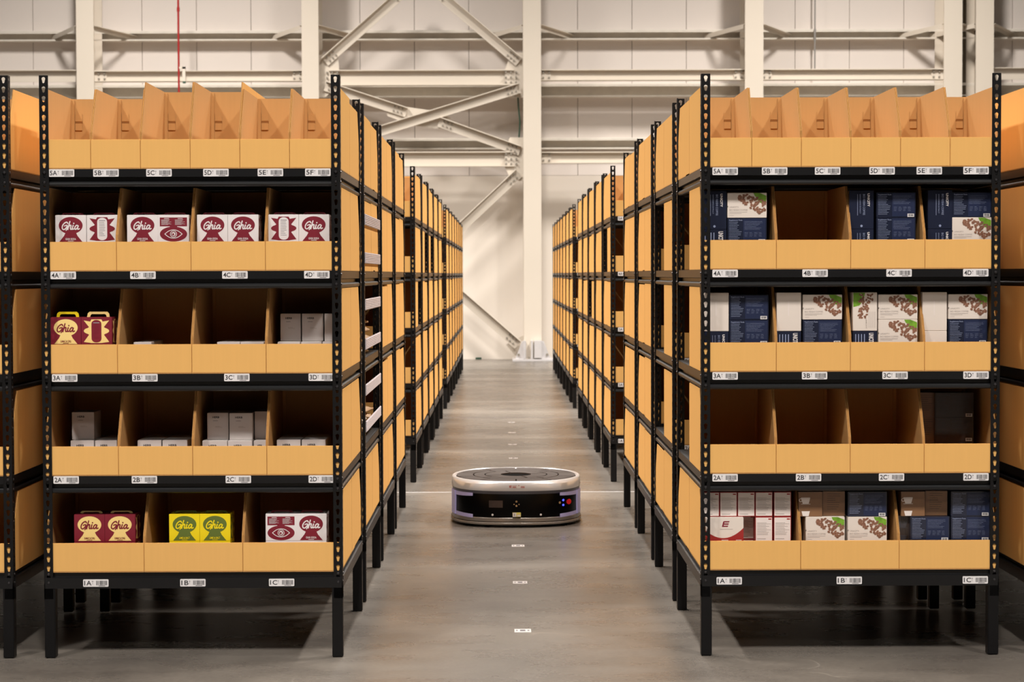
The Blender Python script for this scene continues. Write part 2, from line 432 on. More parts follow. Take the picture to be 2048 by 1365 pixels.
def brace(p, q, label, w_=.145, off=0, ba=True, bb=True):
    Y = GY - .03 - off
    a, b = at(*p, Y), at(*q, Y); a = Vector((a.x, Y, a.z)); b = Vector((b.x, Y, b.z))
    d = b - a; L = d.length; ang = math.atan2(d.z, d.x)
    r = empty('diagonal_brace', a); r.rotation_euler = (0, -ang, 0); tag(r, label, 'diagonal brace', 'diagonal braces on the back wall')
    h = w_ / 2
    m = MB(); m.box(0, L, .0, .012, -h, h, 'steel_cream'); m.build('web', r)
    m = MB(); m.box(0, L, -.075, .0, h - .012, h, 'steel_cream') if math.cos(ang) > 0 else m.box(0, L, -.075, .0, -h, -h + .012, 'steel_cream')
    m.build('flange', r)
    m = MB()
    if ba: bolts(m, .13, .0, 0, 3, 2, .06, .065, 0, .014)
    if bb: bolts(m, L - .13, .0, 0, 3, 2, .06, .065, 0, .014)
    if m.v: m.build('bolt', r)
brace((650, 124), (812, -20), 'diagonal brace leaving the left column gusset towards the picture top')
brace((1038, 124), (868, -20), 'diagonal brace leaving the aisle column gusset towards the picture top')
brace((644, 298), (1040, 176), 'long diagonal brace rising unbroken to the right through the crossing', off=.05)
brace((650, 172), (813, 225), 'short diagonal brace from the upper left gusset to the crossing plate')
brace((878, 244), (1040, 302), 'short diagonal brace from the crossing plate to the lower right gusset')
brace((640, 720), (1038, 346), 'diagonal brace rising from behind the left racks to the lower beam', off=.0, ba=False)
brace((640, 346), (1036, 690), 'diagonal brace running down to the foot of the aisle column', off=.1, ba=False)

# pipes and wires
a, b = at(356, -40, 29.3), at(357, 186, 29.3)
r = empty('red_pipe', (a.x, 29.3, 2)); tag(r, 'thin red sprinkler pipe hanging down behind the left rack', 'pipe')
m = MB(); m.tube((0, 0, b.z - 2), (0, 0, a.z - 2), .015, 'red_pipe'); m.build('pipe', r, True)
m = MB(); jz = at(356, 19, 29.3).z - 2; m.tube((0, 0, jz - .03), (0, 0, jz + .03), .022, 'red_pipe'); m.build('coupling', r, True)
z0, z1 = at(360, 163, 29.3).z - 2, at(360, 134, 29.3).z - 2
m = MB(); m.box(.01, .10, -.03, 0, z1 - .03, z1, 'steel_cream'); m.box(.055, .10, -.03, 0, z0, z1, 'steel_cream'); m.box(.06, .10, -.03, .01, z0 - .03, z0, 'green_wire')
m.build('hanger_bracket', r)
a = at(1630, -40, W_Y - .22); b = at(1630, 137, W_Y - .22); c = at(1627, 166, W_Y - .22)
r = empty('conduit', (a.x, W_Y - .22, 3)); tag(r, 'thin grey conduit dropping down the wall behind the right rack', 'conduit')
m = MB(); m.tube((0, 0, b.z - 3), (0, 0, a.z - 3), .012, 'conduit'); m.build('pipe', r, True)
m = MB(); zz = at(1630, 70, W_Y).z - 3; m.tube((0, 0, zz - .12), (0, 0, zz + .06), .018, 'conduit'); m.build('coupling', r, True)
m = MB(); pts = [at(*p, 29.75) for p in ((1036, 195), (1037, 215), (1040, 245), (1038, 275))]
for i in range(3): m.tube(pts[i], pts[i + 1], .012, 'green_wire', 8)
tag(m.build('green_cable', None, True), 'dark green cable hanging beside the aisle column', 'cable')

# ------------------------------------------------------------------ racks
SH = [.289, .614, .956, 1.299, 1.640]          # shelf heights, lowest first
TOP = 1.951
HW, DP = .5, .95
def keyhole_flange(along):
    """perforated strip .03 wide; along: 'x' or 'y' flange; corner at origin; returns MB geometry"""
    vs, fs = [], []
    pitch = .0314; z1 = TOP; z0 = .245; n = int((z1 - z0) / pitch); wd = .030
    # keyhole contour, 12 points, matched with 12 points on the cell rim
    def contour(cx, cz):
        p = []
        for k in range(9):
            t = math.radians(-40 + 260 * k / 8); p.append((cx + .0064 * math.cos(t), cz + .004 + .0064 * math.sin(t)))
        p += [(cx - .0034, cz - .0085), (cx, cz - .0105), (cx + .0034, cz - .0085)]
        return p
    def rim(cx, cz):
        p = []
        for q in contour(cx, cz):
            dx, dz = q[0] - cx, q[1] - cz
            s = min(wd / 2 / abs(dx) if abs(dx) > 1e-6 else 9e9, pitch / 2 / abs(dz) if abs(dz) > 1e-6 else 9e9)
            p.append((cx + dx * s, cz + dz * s))
        # snap corner points
        for cxn, czn in ((-1, -1), (1, -1), (1, 1), (-1, 1)):
            tx, tz = cx + cxn * wd / 2, cz + czn * pitch / 2
            k = min(range(12), key=lambda i: (p[i][0] - tx) ** 2 + (p[i][1] - tz) ** 2); p[k] = (tx, tz)
        return p
    th = .0022
    def V(a, z, d): return (a, d, z) if along == 'x' else (d, a, z)
    cx = wd / 2; z = z1
    for i in range(n):
        cz = z - pitch / 2
        A, B = rim(cx, cz), contour(cx, cz); o = len(vs)
        for d in (0, th):
            vs += [V(p[0], p[1], d) for p in A] + [V(p[0], p[1], d) for p in B]
        for k in range(12):
            j = (k + 1) % 12
            fs += [(o + k, o + j, o + 12 + j, o + 12 + k), (o + 24 + k, o + 36 + k, o + 36 + j, o + 24 + j), (o + 12 + k, o + 12 + j, o + 36 + j, o + 36 + k)]
        z -= pitch
    return vs, fs, z
def post_mb(sx, sy):
    """angle post, corner at origin, flanges towards +sx and +sy"""
    m = MB(); M = Matrix.Diagonal((sx, sy, 1, 1))
    for al in 'xy':
        vs, fs, zb = keyhole_flange(al); m.add(vs, fs, 'black_steel', M)
        if al == 'x': m.box(0, .03, 0, .0022, .2, zb, 'black_steel', M)
        else: m.box(0, .0022, 0, .03, .2, zb, 'black_steel', M)
        e = .0022
        if al == 'x': m.box(.0299, .0301, 0, e, .2, TOP, 'black_steel', M); m.box(0, .03, 0, e, TOP - .0001, TOP + .0001, 'black_steel', M)
        else: m.box(0, e, .0299, .0301, .2, TOP, 'black_steel', M)
    # rivets at the shelf joints
    for k, z in enumerate(SH):
        for dz in ((-.012, -.045) if k else (-.006, -.034)):
            for al in 'xy':
                p = Vector((.015, 0, z + dz)) if al == 'x' else Vector((0, .015, z + dz))
                q = p + (Vector((0, -.0025, 0)) if al == 'x' else Vector((-.0025, 0, 0)))
                m.tube(M @ p, M @ q, .0048, 'rivet', 10, .003)
    return m
def beam_profile(k):
    if k: return [(.004, 0), (.004, -.026), (.018, -.028), (.018, -.040), (.008, -.041), (.0035, -.045), (.0025, -.050), (.004, -.055), (.009, -.058), (.024, -.058), (.024, 0)]
    return [(.012, 0), (.012, -.014), (-.001, -.017), (-.001, -.053), (.024, -.053), (.024, 0)]
def make_rack():
    r = empty('storage_rack', (0, 0, 0))
    for sx, X in ((1, -HW), (-1, HW)):
        for sy, Y in ((1, 0), (-1, DP)):
            post_mb(sx, sy).build('post', r, False, (X, Y, 0))
            m = MB(); a, b = (X, X + .036) if sx > 0 else (X - .036, X); c, d = (Y, Y + .036) if sy > 0 else (Y - .036, Y)
            m.bev(a, b, c, d, .002, .245, 'black_steel', .002)
            m.build('leg', r)
    for k, z in enumerate(SH):
        m = MB(); m.box(-HW + .022, HW - .022, .022, DP - .022, z - .006, z - .0005, 'deck_steel'); m.box(-HW + .006, HW - .006, .006, DP - .006, z - .0012, z, 'deck_steel')
        m.box(-.03, .03, .024, DP - .024, z - .03, z - .006, 'black_steel')
        m.box(-HW + .024, HW - .024, DP / 2 - .012, DP / 2 + .012, z - .054, z - .006, 'black_steel') if k else None  # unseen rib added under the deck to block light slipping over the bins
        sh = m.build('shelf', r)
        pf = beam_profile(k); e = .003
        m = MB(); m.prism([(p[0], z + p[1] - .0006) for p in pf], -HW + e, HW - e, 'beam_steel', 'x'); m.build('front_beam', sh)
        m = MB(); m.prism([(DP - p[0], z + p[1] - .0006) for p in pf], -HW + e, HW - e, 'beam_steel', 'x'); m.build('rear_beam', sh)
        for sg in (-1, 1):
            m = MB(); m.prism([(sg * (HW - p[0]), z + p[1] - .0012) for p in pf], .024, DP - .024, 'beam_steel', 'y'); m.build('side_beam', sh)
    return r
def copy_tree(o, parent=None):
    c = o.copy(); C.objects.link(c); c.parent = parent
    for ch in kids.get(o, ()): copy_tree(ch, c)
    return c

rack0 = make_rack()
kids = {}
for o in C.objects:
    if o.parent: kids.setdefault(o.parent, []).append(o)
racks = {}
def rack(key, x, y, label, first=[True]):
    r = rack0 if first[0] else copy_tree(rack0); first[0] = False
    r.location = (x, y, 0); tag(r, label, 'storage rack', 'black steel storage racks in rows'); racks[key] = r
    return r

# shelf stickers ------------------------------------------------------------
_lab = {}
def sticker(txt):
    if txt not in _lab:
        m = MB(); w_, h_ = .085, .0252
        pts = []
        for cx, cz, a0 in ((w_ - .003, .003, -90), (w_ - .003, h_ - .003, 0), (.003, h_ - .003, 90), (.003, .003, 180)):
            for k in range(4): t = math.radians(a0 + 30 * k); pts.append((cx + .003 * math.cos(t), cz + .003 * math.sin(t)))
        m.prism(pts, -.0008, 0, 'sticker_white', 'y')
        f = Face(m, (0, -.0008, 0))
        f.text(txt, .004, .005, .024, .0155, 'ink_black', 1, .012)
        f.rect(.0315, .008, .0325, .019, 'ink_grey'); f.rect(.0300, .0175, .034, .019, 'ink_black')
        f.barcode(.044, .0055, .081, .0205, 'ink_black', 20, 1, hash(txt[0]) % 7)
        f.rect(.052, .0022, .074, .0038, 'ink_black')
        _lab[txt] = m.build('shelf_label'); C.objects.unlink(_lab[txt])
    return _lab[txt]
def put_sticker(key, lvl, txt, lx):
    """lx: left edge in rack coordinates"""
    r = racks[key]; z = SH[lvl]
    shelf = [c for c in r_children(r, 'shelf')][lvl]
    o = sticker(txt).copy(); C.objects.link(o); o.parent = shelf
    o.location = (lx, .0035 if lvl else -.0016, z - (.0258 if lvl else .0475))
    o['label'] = 'white sticker reading %s with barcode' % txt
def r_children(r, nm):
    if (r, nm) not in _rc:
        _rc[(r, nm)] = sorted([o for o in C.objects if o.parent == r and o.name.split('.')[0] == nm], key=lambda o: o.name)
    return _rc[(r, nm)]
_rc = {}

# bins ------------------------------------------------------------------------
_bin = {}
BD = .468
def bin_mesh(w_, h):
    k = (round(w_, 4), round(h, 4))
    if k not in _bin:
        m = MB(); a = w_ / 2; t = .0038; lip = .0985
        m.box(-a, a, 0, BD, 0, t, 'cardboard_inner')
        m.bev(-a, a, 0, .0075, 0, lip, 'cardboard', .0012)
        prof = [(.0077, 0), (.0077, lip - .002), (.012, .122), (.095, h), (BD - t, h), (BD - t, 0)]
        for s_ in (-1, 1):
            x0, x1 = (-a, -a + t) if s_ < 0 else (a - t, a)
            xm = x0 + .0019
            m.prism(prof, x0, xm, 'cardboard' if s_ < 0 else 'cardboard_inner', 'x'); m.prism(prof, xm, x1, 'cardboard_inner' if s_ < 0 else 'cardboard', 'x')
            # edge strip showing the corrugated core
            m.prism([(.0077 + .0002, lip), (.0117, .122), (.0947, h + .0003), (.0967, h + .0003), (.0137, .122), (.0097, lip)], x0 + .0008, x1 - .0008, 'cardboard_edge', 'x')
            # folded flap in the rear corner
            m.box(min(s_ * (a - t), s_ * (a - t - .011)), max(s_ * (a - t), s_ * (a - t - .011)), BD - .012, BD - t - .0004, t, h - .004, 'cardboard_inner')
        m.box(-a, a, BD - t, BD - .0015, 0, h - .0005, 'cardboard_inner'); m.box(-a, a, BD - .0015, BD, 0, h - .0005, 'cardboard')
        o = m.build('cardboard_bin'); C.objects.unlink(o)
        # locking tabs cut in the back wall
        tb = []
        for s_ in (-1, 1):
            q = MB(); x0 = s_ * (a - .016); x1 = s_ * (a - .042)
            lo, hi = min(x0, x1), max(x0, x1)
            q.bev(lo, hi, BD - .0085, BD - t, .16, .186, 'cardboard_inner', .0018); q.bev(lo, hi, BD - .007, BD - t, .192, .222, 'cardboard_inner', .0018)
            q.box(lo, hi, BD - .0055, BD - t, .1862, .1918, 'cardboard_edge')
            tbo = q.build('locking_tab'); C.objects.unlink(tbo); tb.append(tbo)
        _bin[k] = (o, tb)
    return _bin[k]
bins = []
LV = ['bottom', 'second', 'third', 'fourth', 'top']
def add_bin(x, y, z, w_, h, rear, label, group, tabs=False):
    o, tb = bin_mesh(w_, h)
    c = inst(o, 'cardboard_bin', (x, y, z), math.pi if rear else 0)
    tag(c, label, 'bin', group); bins.append(c)
    if tabs:
        for t in tb: inst(t, 'locking_tab', (0, 0, 0), 0, c)
    return c
def nbins(l): return (3, 4, 4, 4, 6)[l]
def bw(l): return 2 * (HW - .0035) / nbins(l)
def bh(l): return (.265, .281, .2832, .281, .273)[l]
def bin_at(key, lvl, i, rear, label, group, h=None, tabs=False):
    r = racks[key]; x0 = r.location.x; y0 = r.location.y; b = bw(lvl)
    x = x0 - HW + .0035 + b * (i + .5); y = y0 + (DP - .0035 if rear else .0035)
    return add_bin(x, y, SH[lvl], b - .0014, h or bh(lvl), rear, label, group, tabs)

XL, XR = -1.042, 1.161
PY = 1.128; Y0 = 6.68
LET = 'ABCDEF'
rack('L0', XL, Y0, 'nearest black rack of the left row, holding white and maroon drink cartons')
rack('R0', XR, Y0, 'nearest black rack of the right row, holding blue and white coffee cartons')
rack('LN', XL - 1.103, Y0, 'black rack cut off by the left picture edge')
rack('RN', XR + 1.103, Y0, 'black rack mostly outside the right picture edge')
ordn = ['first', 'second', 'third', 'fourth', 'fifth', 'sixth', 'seventh']
side = {'L': 'left', 'R': 'right'}
blocks = [('A', [1, 2, 3]), ('B', [5, 6, 7, 8, 9]), ('C', [11, 12, 13, 14, 15, 16, 17])]
bn = {'A': 'near', 'B': 'middle', 'C': 'far'}
rows = []
for s_, X in (('L', XL), ('R', XR)):
    for b, idx in blocks:
        for q, k in enumerate(idx):
            n = q + 1 if b != 'A' else q + 2
            extra = ''
            if (s_, k) == ('L', 1): pass
            rack(s_ + str(k), X, Y0 + PY * k, 'black perforated rack, %s in the %s block of the %s row%s' % (ordn[n - 1], bn[b], side[s_], extra))
            rows.append((s_, k, b, n))

# near racks: every bin facing the camera
for s_ in 'LR':
    key = s_ + '0'; sd = side[s_]
    for l in range(5):
        for i in range(nbins(l)):
            h = None
            if s_ == 'L' and l == 4 and i in (2, 3): h = .297
            bin_at(key, l, i, False, 'cardboard bin above the %d%s sticker on the nearest %s rack' % (l + 1, LET[i], sd),
                   'cardboard bins on the nearest %s rack' % sd, h, l == 4)
    ai = lambda l: nbins(l) - 1 if s_ == 'L' else 0
    for l in range(5):
        if l == 4:
            for i in range(6):
                edge = (i == ai(4))
                bin_at(key, 4, i, True, ('rear cardboard bin on the top shelf of the nearest %s rack, aisle side' if edge else
                       'rear cardboard bin hidden behind bin 5%s of the nearest %%s rack' % LET[i]) % sd, 'rear cardboard bins of the nearest %s rack' % sd,
                       .297 if (s_ == 'L' and i in (2, 3)) else (.255 if s_ == 'L' else .266))
        elif s_ == 'L' or l == 0:
            bin_at(key, l, ai(l), True, 'rear cardboard bin on the %s shelf of the nearest %s rack, aisle side' % (LV[l], sd), 'rear cardboard bins of the nearest %s rack' % sd)
for key, i_, nm in (('LN', -1, 'at the left picture edge'), ('RN', 0, 'at the right picture edge')):
    for l in range(5):
        i = nbins(l) - 1 if i_ < 0 else 0
        bin_at(key, l, i, False, 'cardboard bin on the %s shelf of the rack %s, front half' % (LV[l], nm), 'cardboard bins of the racks at the picture edges')
        bin_at(key, l, i, True, 'cardboard bin on the %s shelf of the rack %s, rear half' % (LV[l], nm), 'cardboard bins of the racks at the picture edges')
# racks down the aisle: the aisle side column of bins
for s_, X in (('L', XL - 1.103), ('R', XR + 1.103)):
    for k in (1, 2, 3):
        rack(s_ + 'N%d' % k, X, Y0 + PY * k, 'black rack behind the one at the %s picture edge, %s row back' % (side[s_], ordn[k - 1]))
missing_rear = {('R', 1, 3), ('R', 1, 2), ('R', 1, 1), ('L', 6, 3), ('L', 7, 3), ('R', 5, 3), ('L', 5, 2), ('R', 7, 2)}
missing_all = {('L', 1, 2), ('L', 1, 1)}
far = []
for s_, k, b, n in rows:
    for l in range(5):
        if (s_, k, l) in missing_all: continue
        i = nbins(l) - 1 if s_ == 'L' else 0
        for rear in (False, True):
            if rear and (s_, k, l) in missing_rear: continue
            if k >= 14:
                far.append((s_, k, l, i, rear)); continue
            h = bh(l) * random.choice((1, 1, 1, .985, .97))
            h = round(h, 3)
            bin_at(s_ + str(k), l, i, rear, '%s cardboard bin, %s shelf, %s rack of the %s block, %s row' %
                   ('rear' if rear else 'front', LV[l], ordn[n - 1], bn[b], side[s_]), 'cardboard bins along the %s side of the aisle' % side[s_], h)
# the farthest bins, plus unseen ones filling the hidden racks at the sides
for s_ in 'LR':
    for k in (1, 2, 3):
        for l in range(5):
            for i in range(nbins(l)):
                for rear in (False, True): far.append((s_, 'N%d' % k, l, i, rear))
m = MB()
for s_, k, l, i, rear in far:
    o, _ = bin_mesh(bw(l) - .0014, bh(l)); r = racks[s_ + str(k)]; b = bw(l)
    M = Matrix.Translation((r.location.x - HW + .0035 + b * (i + .5), r.location.y + (DP - .0035 if rear else .0035), SH[l])) @ Matrix.Rotation(math.pi if rear else 0, 4, 'Z')
    me = o.data
    for mi_, mt in enumerate(('cardboard', 'cardboard_edge')):
        pass
    off = len(m.v); m.v += [tuple(M @ v.co) for v in me.vertices]
    for p in me.polygons:
        m.f.append(tuple(v + off for v in p.vertices)); m.m.append(m.mi(me.materials[p.material_index].name))
tag(m.build('cardboard_bins'), 'far-off cardboard bins in the last racks, plus unseen bins in hidden side racks', 'bins', None, 'stuff')

# stickers
PXL = {('L0', 4): (97, 186, 292, 406, 515, 610), ('L0', 3): (100.5, 260, 444, 608), ('L0', 2): (103.5, 264, 448, 617), ('L0', 1): (106.5, 263, 451, 617), ('L0', 0): (166.5, 360.5, 538),
       ('R0', 4): (1425, 1524, 1630, 1739, 1833.5, 1927), ('R0', 3): (1425, 1605, 1773, 1926.5), ('R0', 2): (1425, 1604, 1765, 1927), ('R0', 1): (1425, 1592, 1758, 1927), ('R0', 0): (1433, 1673, 1925)}
for (key, l), xs in PXL.items():
    for j, px in enumerate(xs):
        lx = at(px, (345, 548, 756, 959, 1165)[4 - l], Y0).x - racks[key].location.x
        put_sticker(key, l, '%d%s' % (l + 1, LET[j]), lx)
for l in range(5):
    e = LET[nbins(l) - 1]
    for k in (5, 11):
        put_sticker('L%d' % k, l, '%d%s' % (l + 1, e), HW - .15); put_sticker('R%d' % k, l, '%dA' % (l + 1), -HW + .045)
    put_sticker('R1', l, '%dA' % (l + 1), -HW + .045)

# ------------------------------------------------------------------ cartons
EPS = .0045
def put(name, mb, x, y, z, label, cat, group, rz=0):
    o = mb.build(name) if isinstance(mb, MB) else inst(mb, name, (0, 0, 0))
    o.location = (x, y, z); o.rotation_euler = (0, 0, rz); tag(o, label, cat, group); return o

def ghia_text(f, cx, cy, w_, m, h=3):
    """hand lettered word, strokes in a unit box 4.2 x 2 """
    s = w_ / 4.3; X = lambda p: [(cx + (a - 2.15 + .22 * b) * s, cy + (b - .95) * s) for a, b in p]
    wd = .27 * s
    f.stroke(X([(1.15, 1.55), (.85, 1.85), (.35, 1.6), (.05, 1.0), (.15, .35), (.6, .15), (1.0, .55), (1.15, 1.05)]), wd, m, h)
    f.stroke(X([(.5, .95), (.8, 1.1), (1.15, 1.05), (1.25, .5), (1.1, -.05)]), wd * .85, m, h)
    f.stroke(X([(1.55, 2.0), (1.5, 1.2), (1.45, .15)]), wd, m, h)
    f.stroke(X([(1.48, .75), (1.75, 1.12), (2.0, 1.05), (2.0, .5), (2.15, .18), (2.4, .3)]), wd, m, h)
    f.stroke(X([(2.5, 1.1), (2.45, .5), (2.55, .2), (2.8, .3)]), wd, m, h)
    f.ell(cx + (2.55 - 2.15 + .33) * s, cy + .62 * s, wd * .6, wd * .6, m, h)
    f.stroke(X([(3.65, 1.0), (3.3, 1.12), (3.0, .75), (3.05, .3), (3.3, .2), (3.6, .6), (3.7, 1.05), (3.65, .45), (3.8, .2), (4.1, .32)]), wd, m, h)
GW, GH, GD = .104, .0925, .104
_gh = {}
def ghia(bg, fg, ink, sub, var):
    k = (bg, fg, var)
    if k in _gh: return _gh[k]
    m = MB(); m.bev(-GW / 2, GW / 2, 0, GD, 0, GH, bg, .0012)
    def paint(f, W_, H_, var):
        if var == 'logo':
            f.ell(W_ / 2, H_ * .62, W_ * .385, H_ * .31, fg, 1, 40)
            f.poly([(W_ * .13, H_ * .03), (W_ * .87, H_ * .03), (W_ * .72, H_ * .24), (W_ * .66, H_ * .38), (W_ * .70, H_ * .46), (W_ * .30, H_ * .46), (W_ * .34, H_ * .38), (W_ * .28, H_ * .24)], fg, 1)
            ghia_text(f, W_ / 2, H_ * .60, W_ * .60, ink, 3)
            f.text(sub, W_ * .33, H_ * .09, W_ * .34, H_ * .075, ink, 3, .02); f.rect(W_ * .41, H_ * .05, W_ * .59, H_ * .065, ink, 3)
        elif var == 'panel':
            L_ = [(.09, .88), (.30, .84), (.34, .92), (.66, .92), (.70, .84), (.91, .88), (.74, .64), (.91, .5), (.74, .36), (.91, .1), (.66, .06), (.34, .06), (.09, .1), (.26, .36), (.09, .5), (.26, .64)]
            f.poly([(a * W_, b * H_) for a, b in L_], fg, 1)
            f.ell(W_ * .5, H_ * .5, W_ * .41, H_ * .15, fg, 1.5)
            P = []
            for cy, a0 in ((.76, 0), (.22, 180)):
                for q in range(9): t = math.radians(a0 + 180 * q / 8); P.append((W_ * (.5 + .16 * math.cos(t)), H_ * (cy + .14 * math.sin(t))))
            inner = bg if fg != 'carton_cream' else 'maroon'
            f.poly(P, inner, 2)
            f.lines(W_ * .40, H_ * .2, W_ * .60, H_ * .74, 9, ink if fg == 'carton_cream' else 'ink_grey', 3, .3, 5)
            f.rect(W_ * .4, H_ * .78, W_ * .6, H_ * .81, 'ink_grey', 3)
        elif var == 'eye':
            f.rect(W_ * .06, H_ * .58, W_ * .94, H_ * .90, fg, 1); f.ell(W_ / 2, H_ * .30, W_ * .44, H_ * .27, fg, 1, 40)
            f.rect(W_ * .38, H_ * .5, W_ * .62, H_ * .6, fg, 1.2)
            for a in (.11, .55): f.lines(W_ * a, H_ * .62, W_ * (a + .34), H_ * .82, 8, bg, 2, .3, 9)
            f.rect(W_ * .2, H_ * .85, W_ * .36, H_ * .87, bg, 2); f.rect(W_ * .64, H_ * .85, W_ * .8, H_ * .87, bg, 2)
            cx, cy = W_ / 2, H_ * .30
            up = [(cx - W_ * .28, cy), (cx - W_ * .15, cy + H_ * .11), (cx, cy + H_ * .15), (cx + W_ * .15, cy + H_ * .11), (cx + W_ * .28, cy)]
            dn = [(a, 2 * cy - b) for a, b in up]
            f.stroke(up, W_ * .022, bg, 3); f.stroke(dn, W_ * .022, bg, 3)
            f.ring(cx, cy, W_ * .11, W_ * .11, W_ * .018, bg, 3); f.ell(cx, cy, W_ * .065, W_ * .065, bg, 3)
            f.ell(cx - W_ * .01, cy - W_ * .01, W_ * .035, W_ * .035, fg, 4)
    paint(Face(m, (-GW / 2, 0, 0)), GW, GH, var)
    paint(Face(m, (GW / 2, 0, 0), (0, 1, 0), (0, 0, 1), (1, 0, 0)), GD, GH, 'panel')
    o = m.build('drink_carton'); C.objects.unlink(o); _gh[k] = o
    return o
_hd = {}
def handle(parent, m_):
    if m_ not in _hd:
        m = MB()
        out = [(-.038, 0), (-.036, .012), (-.030, .018), (.030, .018), (.036, .012), (.038, 0), (.028, 0), (.026, .007), (.022, .010), (-.022, .010), (-.026, .007), (-.028, 0)]
        m.prism(out, -.0012, .0012, m_, 'y'); o = m.build('handle'); C.objects.unlink(o); _hd[m_] = o
    h = inst(_hd[m_], 'handle', (0, .035, GH - .0003), 0, parent); return h
SCH = {'w': ('carton_white', 'maroon', 'carton_white', 'GHIA SODA'), 'm': ('maroon', 'carton_cream', 'maroon', 'SUMAC & CHILI'), 'y': ('carton_yellow', 'olive', 'carton_yellow', 'LIME & SALT')}
HDL = {'w': 'maroon', 'm': 'carton_cream', 'y': 'olive'}
def ghia_pair(lvl, px, var, sc, label, hname=None, Y=Y0 + .055, rz=0):
    bg, fg, ink, sub = SCH[sc]
    x = (at(px[0], 460, Y).x + at(px[1], 460, Y).x) / 2; z = SH[lvl] + EPS
    cn = {'w': 'white', 'm': 'maroon and cream', 'y': 'yellow and green'}[sc]
    a = put('drink_carton', ghia(bg, fg, ink, sub, var), x, Y, z, 'lower %s drink carton hidden under the one at %s' % (cn, label[1]), 'carton', 'hidden lower drink cartons', rz)
    b = put('drink_carton', ghia(bg, fg, ink, sub, var), x, Y, z + GH, label[0], 'carton', 'drink cartons with a hand-lettered logo', rz)
    hd = handle(b, hname or HDL[sc])
    if not label[1].startswith('3A'): hd.scale.z = .45
G = [(3, (111, 172), 'logo', 'w', 'white drink carton with maroon logo, left one in bin 4A', '4A left'),
     (3, (174, 235), 'panel', 'w', 'white drink carton with nutrition panel beside the logo carton in bin 4A', '4A right'),
     (3, (255, 315), 'logo', 'w', 'white drink carton with maroon logo, left one in bin 4B', '4B left'),
     (3, (316, 378), 'eye', 'w', 'white drink carton showing a maroon eye in bin 4B', '4B right'),
     (3, (395, 455), 'logo', 'w', 'white drink carton with maroon logo, left one in bin 4C', '4C left'),
     (3, (456, 516), 'logo', 'w', 'white drink carton with maroon logo, right one in bin 4C', '4C right'),
     (3, (538, 597), 'panel', 'w', 'white drink carton with nutrition panel in bin 4D', '4D left'),
     (3, (598, 657), 'logo', 'w', 'white drink carton with maroon logo in bin 4D beside the corner post', '4D right'),
     (2, (101, 158), 'logo', 'm', 'maroon drink carton with cream logo and yellow handle in bin 3A', '3A left'),
     (2, (161, 221), 'panel', 'm', 'maroon drink carton with cream panel and cream handle in bin 3A', '3A right'),
     (0, (143, 203), 'logo', 'm', 'maroon drink carton with cream logo, left one in bin 1A', '1A left'),
     (0, (204, 264), 'logo', 'm', 'maroon drink carton with cream logo, right one in bin 1A', '1A right'),
     (0, (334, 394), 'logo', 'y', 'yellow drink carton with green logo, left one in bin 1B', '1B left'),
     (0, (395, 455), 'logo', 'y', 'yellow drink carton with green logo, right one in bin 1B', '1B right'),
     (0, (528, 588), 'eye', 'w', 'white drink carton showing a maroon eye in bin 1C', '1C left'),
     (0, (589, 648), 'logo', 'w', 'white drink carton with maroon logo in bin 1C', '1C right')]
for l, px, var, sc, a, b in G:
    ghia_pair(l, px, var, sc, (a, b), 'carton_yellow' if b == '3A left' else None, Y0 + (.03 if b.startswith('3A') else .055))

# grey boxes
_gb = {}
def grey_box(w_, d, h, print_=True):
    k = (round(w_, 3), d, h, print_)
    if k not in _gb:
        m = MB(); m.bev(-w_ / 2, w_ / 2, 0, d, 0, h, 'grey_box', .001)
        if print_:
            f = Face(m, (-w_ / 2, 0, 0)); f.text('HERB', w_ * .25, h * .80, w_ * .32, h * .07, 'ink_black', 1, .03)
            f.rect(w_ * .28, h * .70, w_ * .5, h * .712, 'ink_black'); f.lines(w_ * .38, h * .44, w_ * .72, h * .5, 2, 'pale_print', 1, .4)
        o = m.build('grey_carton'); C.objects.unlink(o); _gb[k] = o
    return _gb[k]
def gbox(lvl, px0, px1, Y, h, label, z=None, d=.12, pr=True):
    a, b = at(px0, 700, Y).x, at(px1, 700, Y).x
    put('grey_carton', grey_box(b - a - .001, d, h, pr), (a + b) / 2, Y, z if z is not None else SH[lvl] + EPS, label, 'carton', 'small grey cartons on the nearest left rack')
LH = {1: .104, 2: .098}
LOW = [(1, 139, 186, 'low grey carton under the upright one in bin 2A'), (1, 188, 232, 'low grey carton on the right in bin 2A'),
       (1, 273, 321, 'low grey carton on the left in bin 2B'), (1, 323, 373, 'low grey carton on the right in bin 2B'),
       (1, 403, 453, 'low pale carton on the left in bin 2C'), (1, 454, 503, 'low pale carton in the middle of bin 2C'), (1, 506, 535, 'low pale carton on the right in bin 2C'),
       (1, 552, 600, 'low grey carton on the left in bin 2D'), (1, 602, 650, 'low grey carton on the right in bin 2D'),
       (2, 267, 303, 'low pale carton barely showing in bin 3B'), (2, 434, 480, 'low pale carton on the left in bin 3C'), (2, 481, 528, 'low pale carton on the right in bin 3C'),
       (2, 555, 600, 'low pale carton under the left upright carton in bin 3D'), (2, 602, 643, 'low pale carton under the middle upright carton in bin 3D'), (2, 645, 670, 'low pale carton at the right end of bin 3D')]
for l, a, b, lab in LOW:
    gbox(l, a, b, Y0 + (.10 if l == 1 and a > 400 and a < 540 or l == 2 else .13), LH[l], lab, None, .24)
zz = lambda l: SH[l] + EPS + LH[l] + .0003
gbox(1, 142, 187, Y0 + .17, .094, 'upright dark grey carton with small print standing in bin 2A', zz(1))
gbox(1, 413, 456, Y0 + .145, .092, 'upright grey carton on the left in bin 2C', zz(1))
gbox(1, 457.5, 504, Y0 + .13, .092, 'upright grey carton in the middle of bin 2C', zz(1))
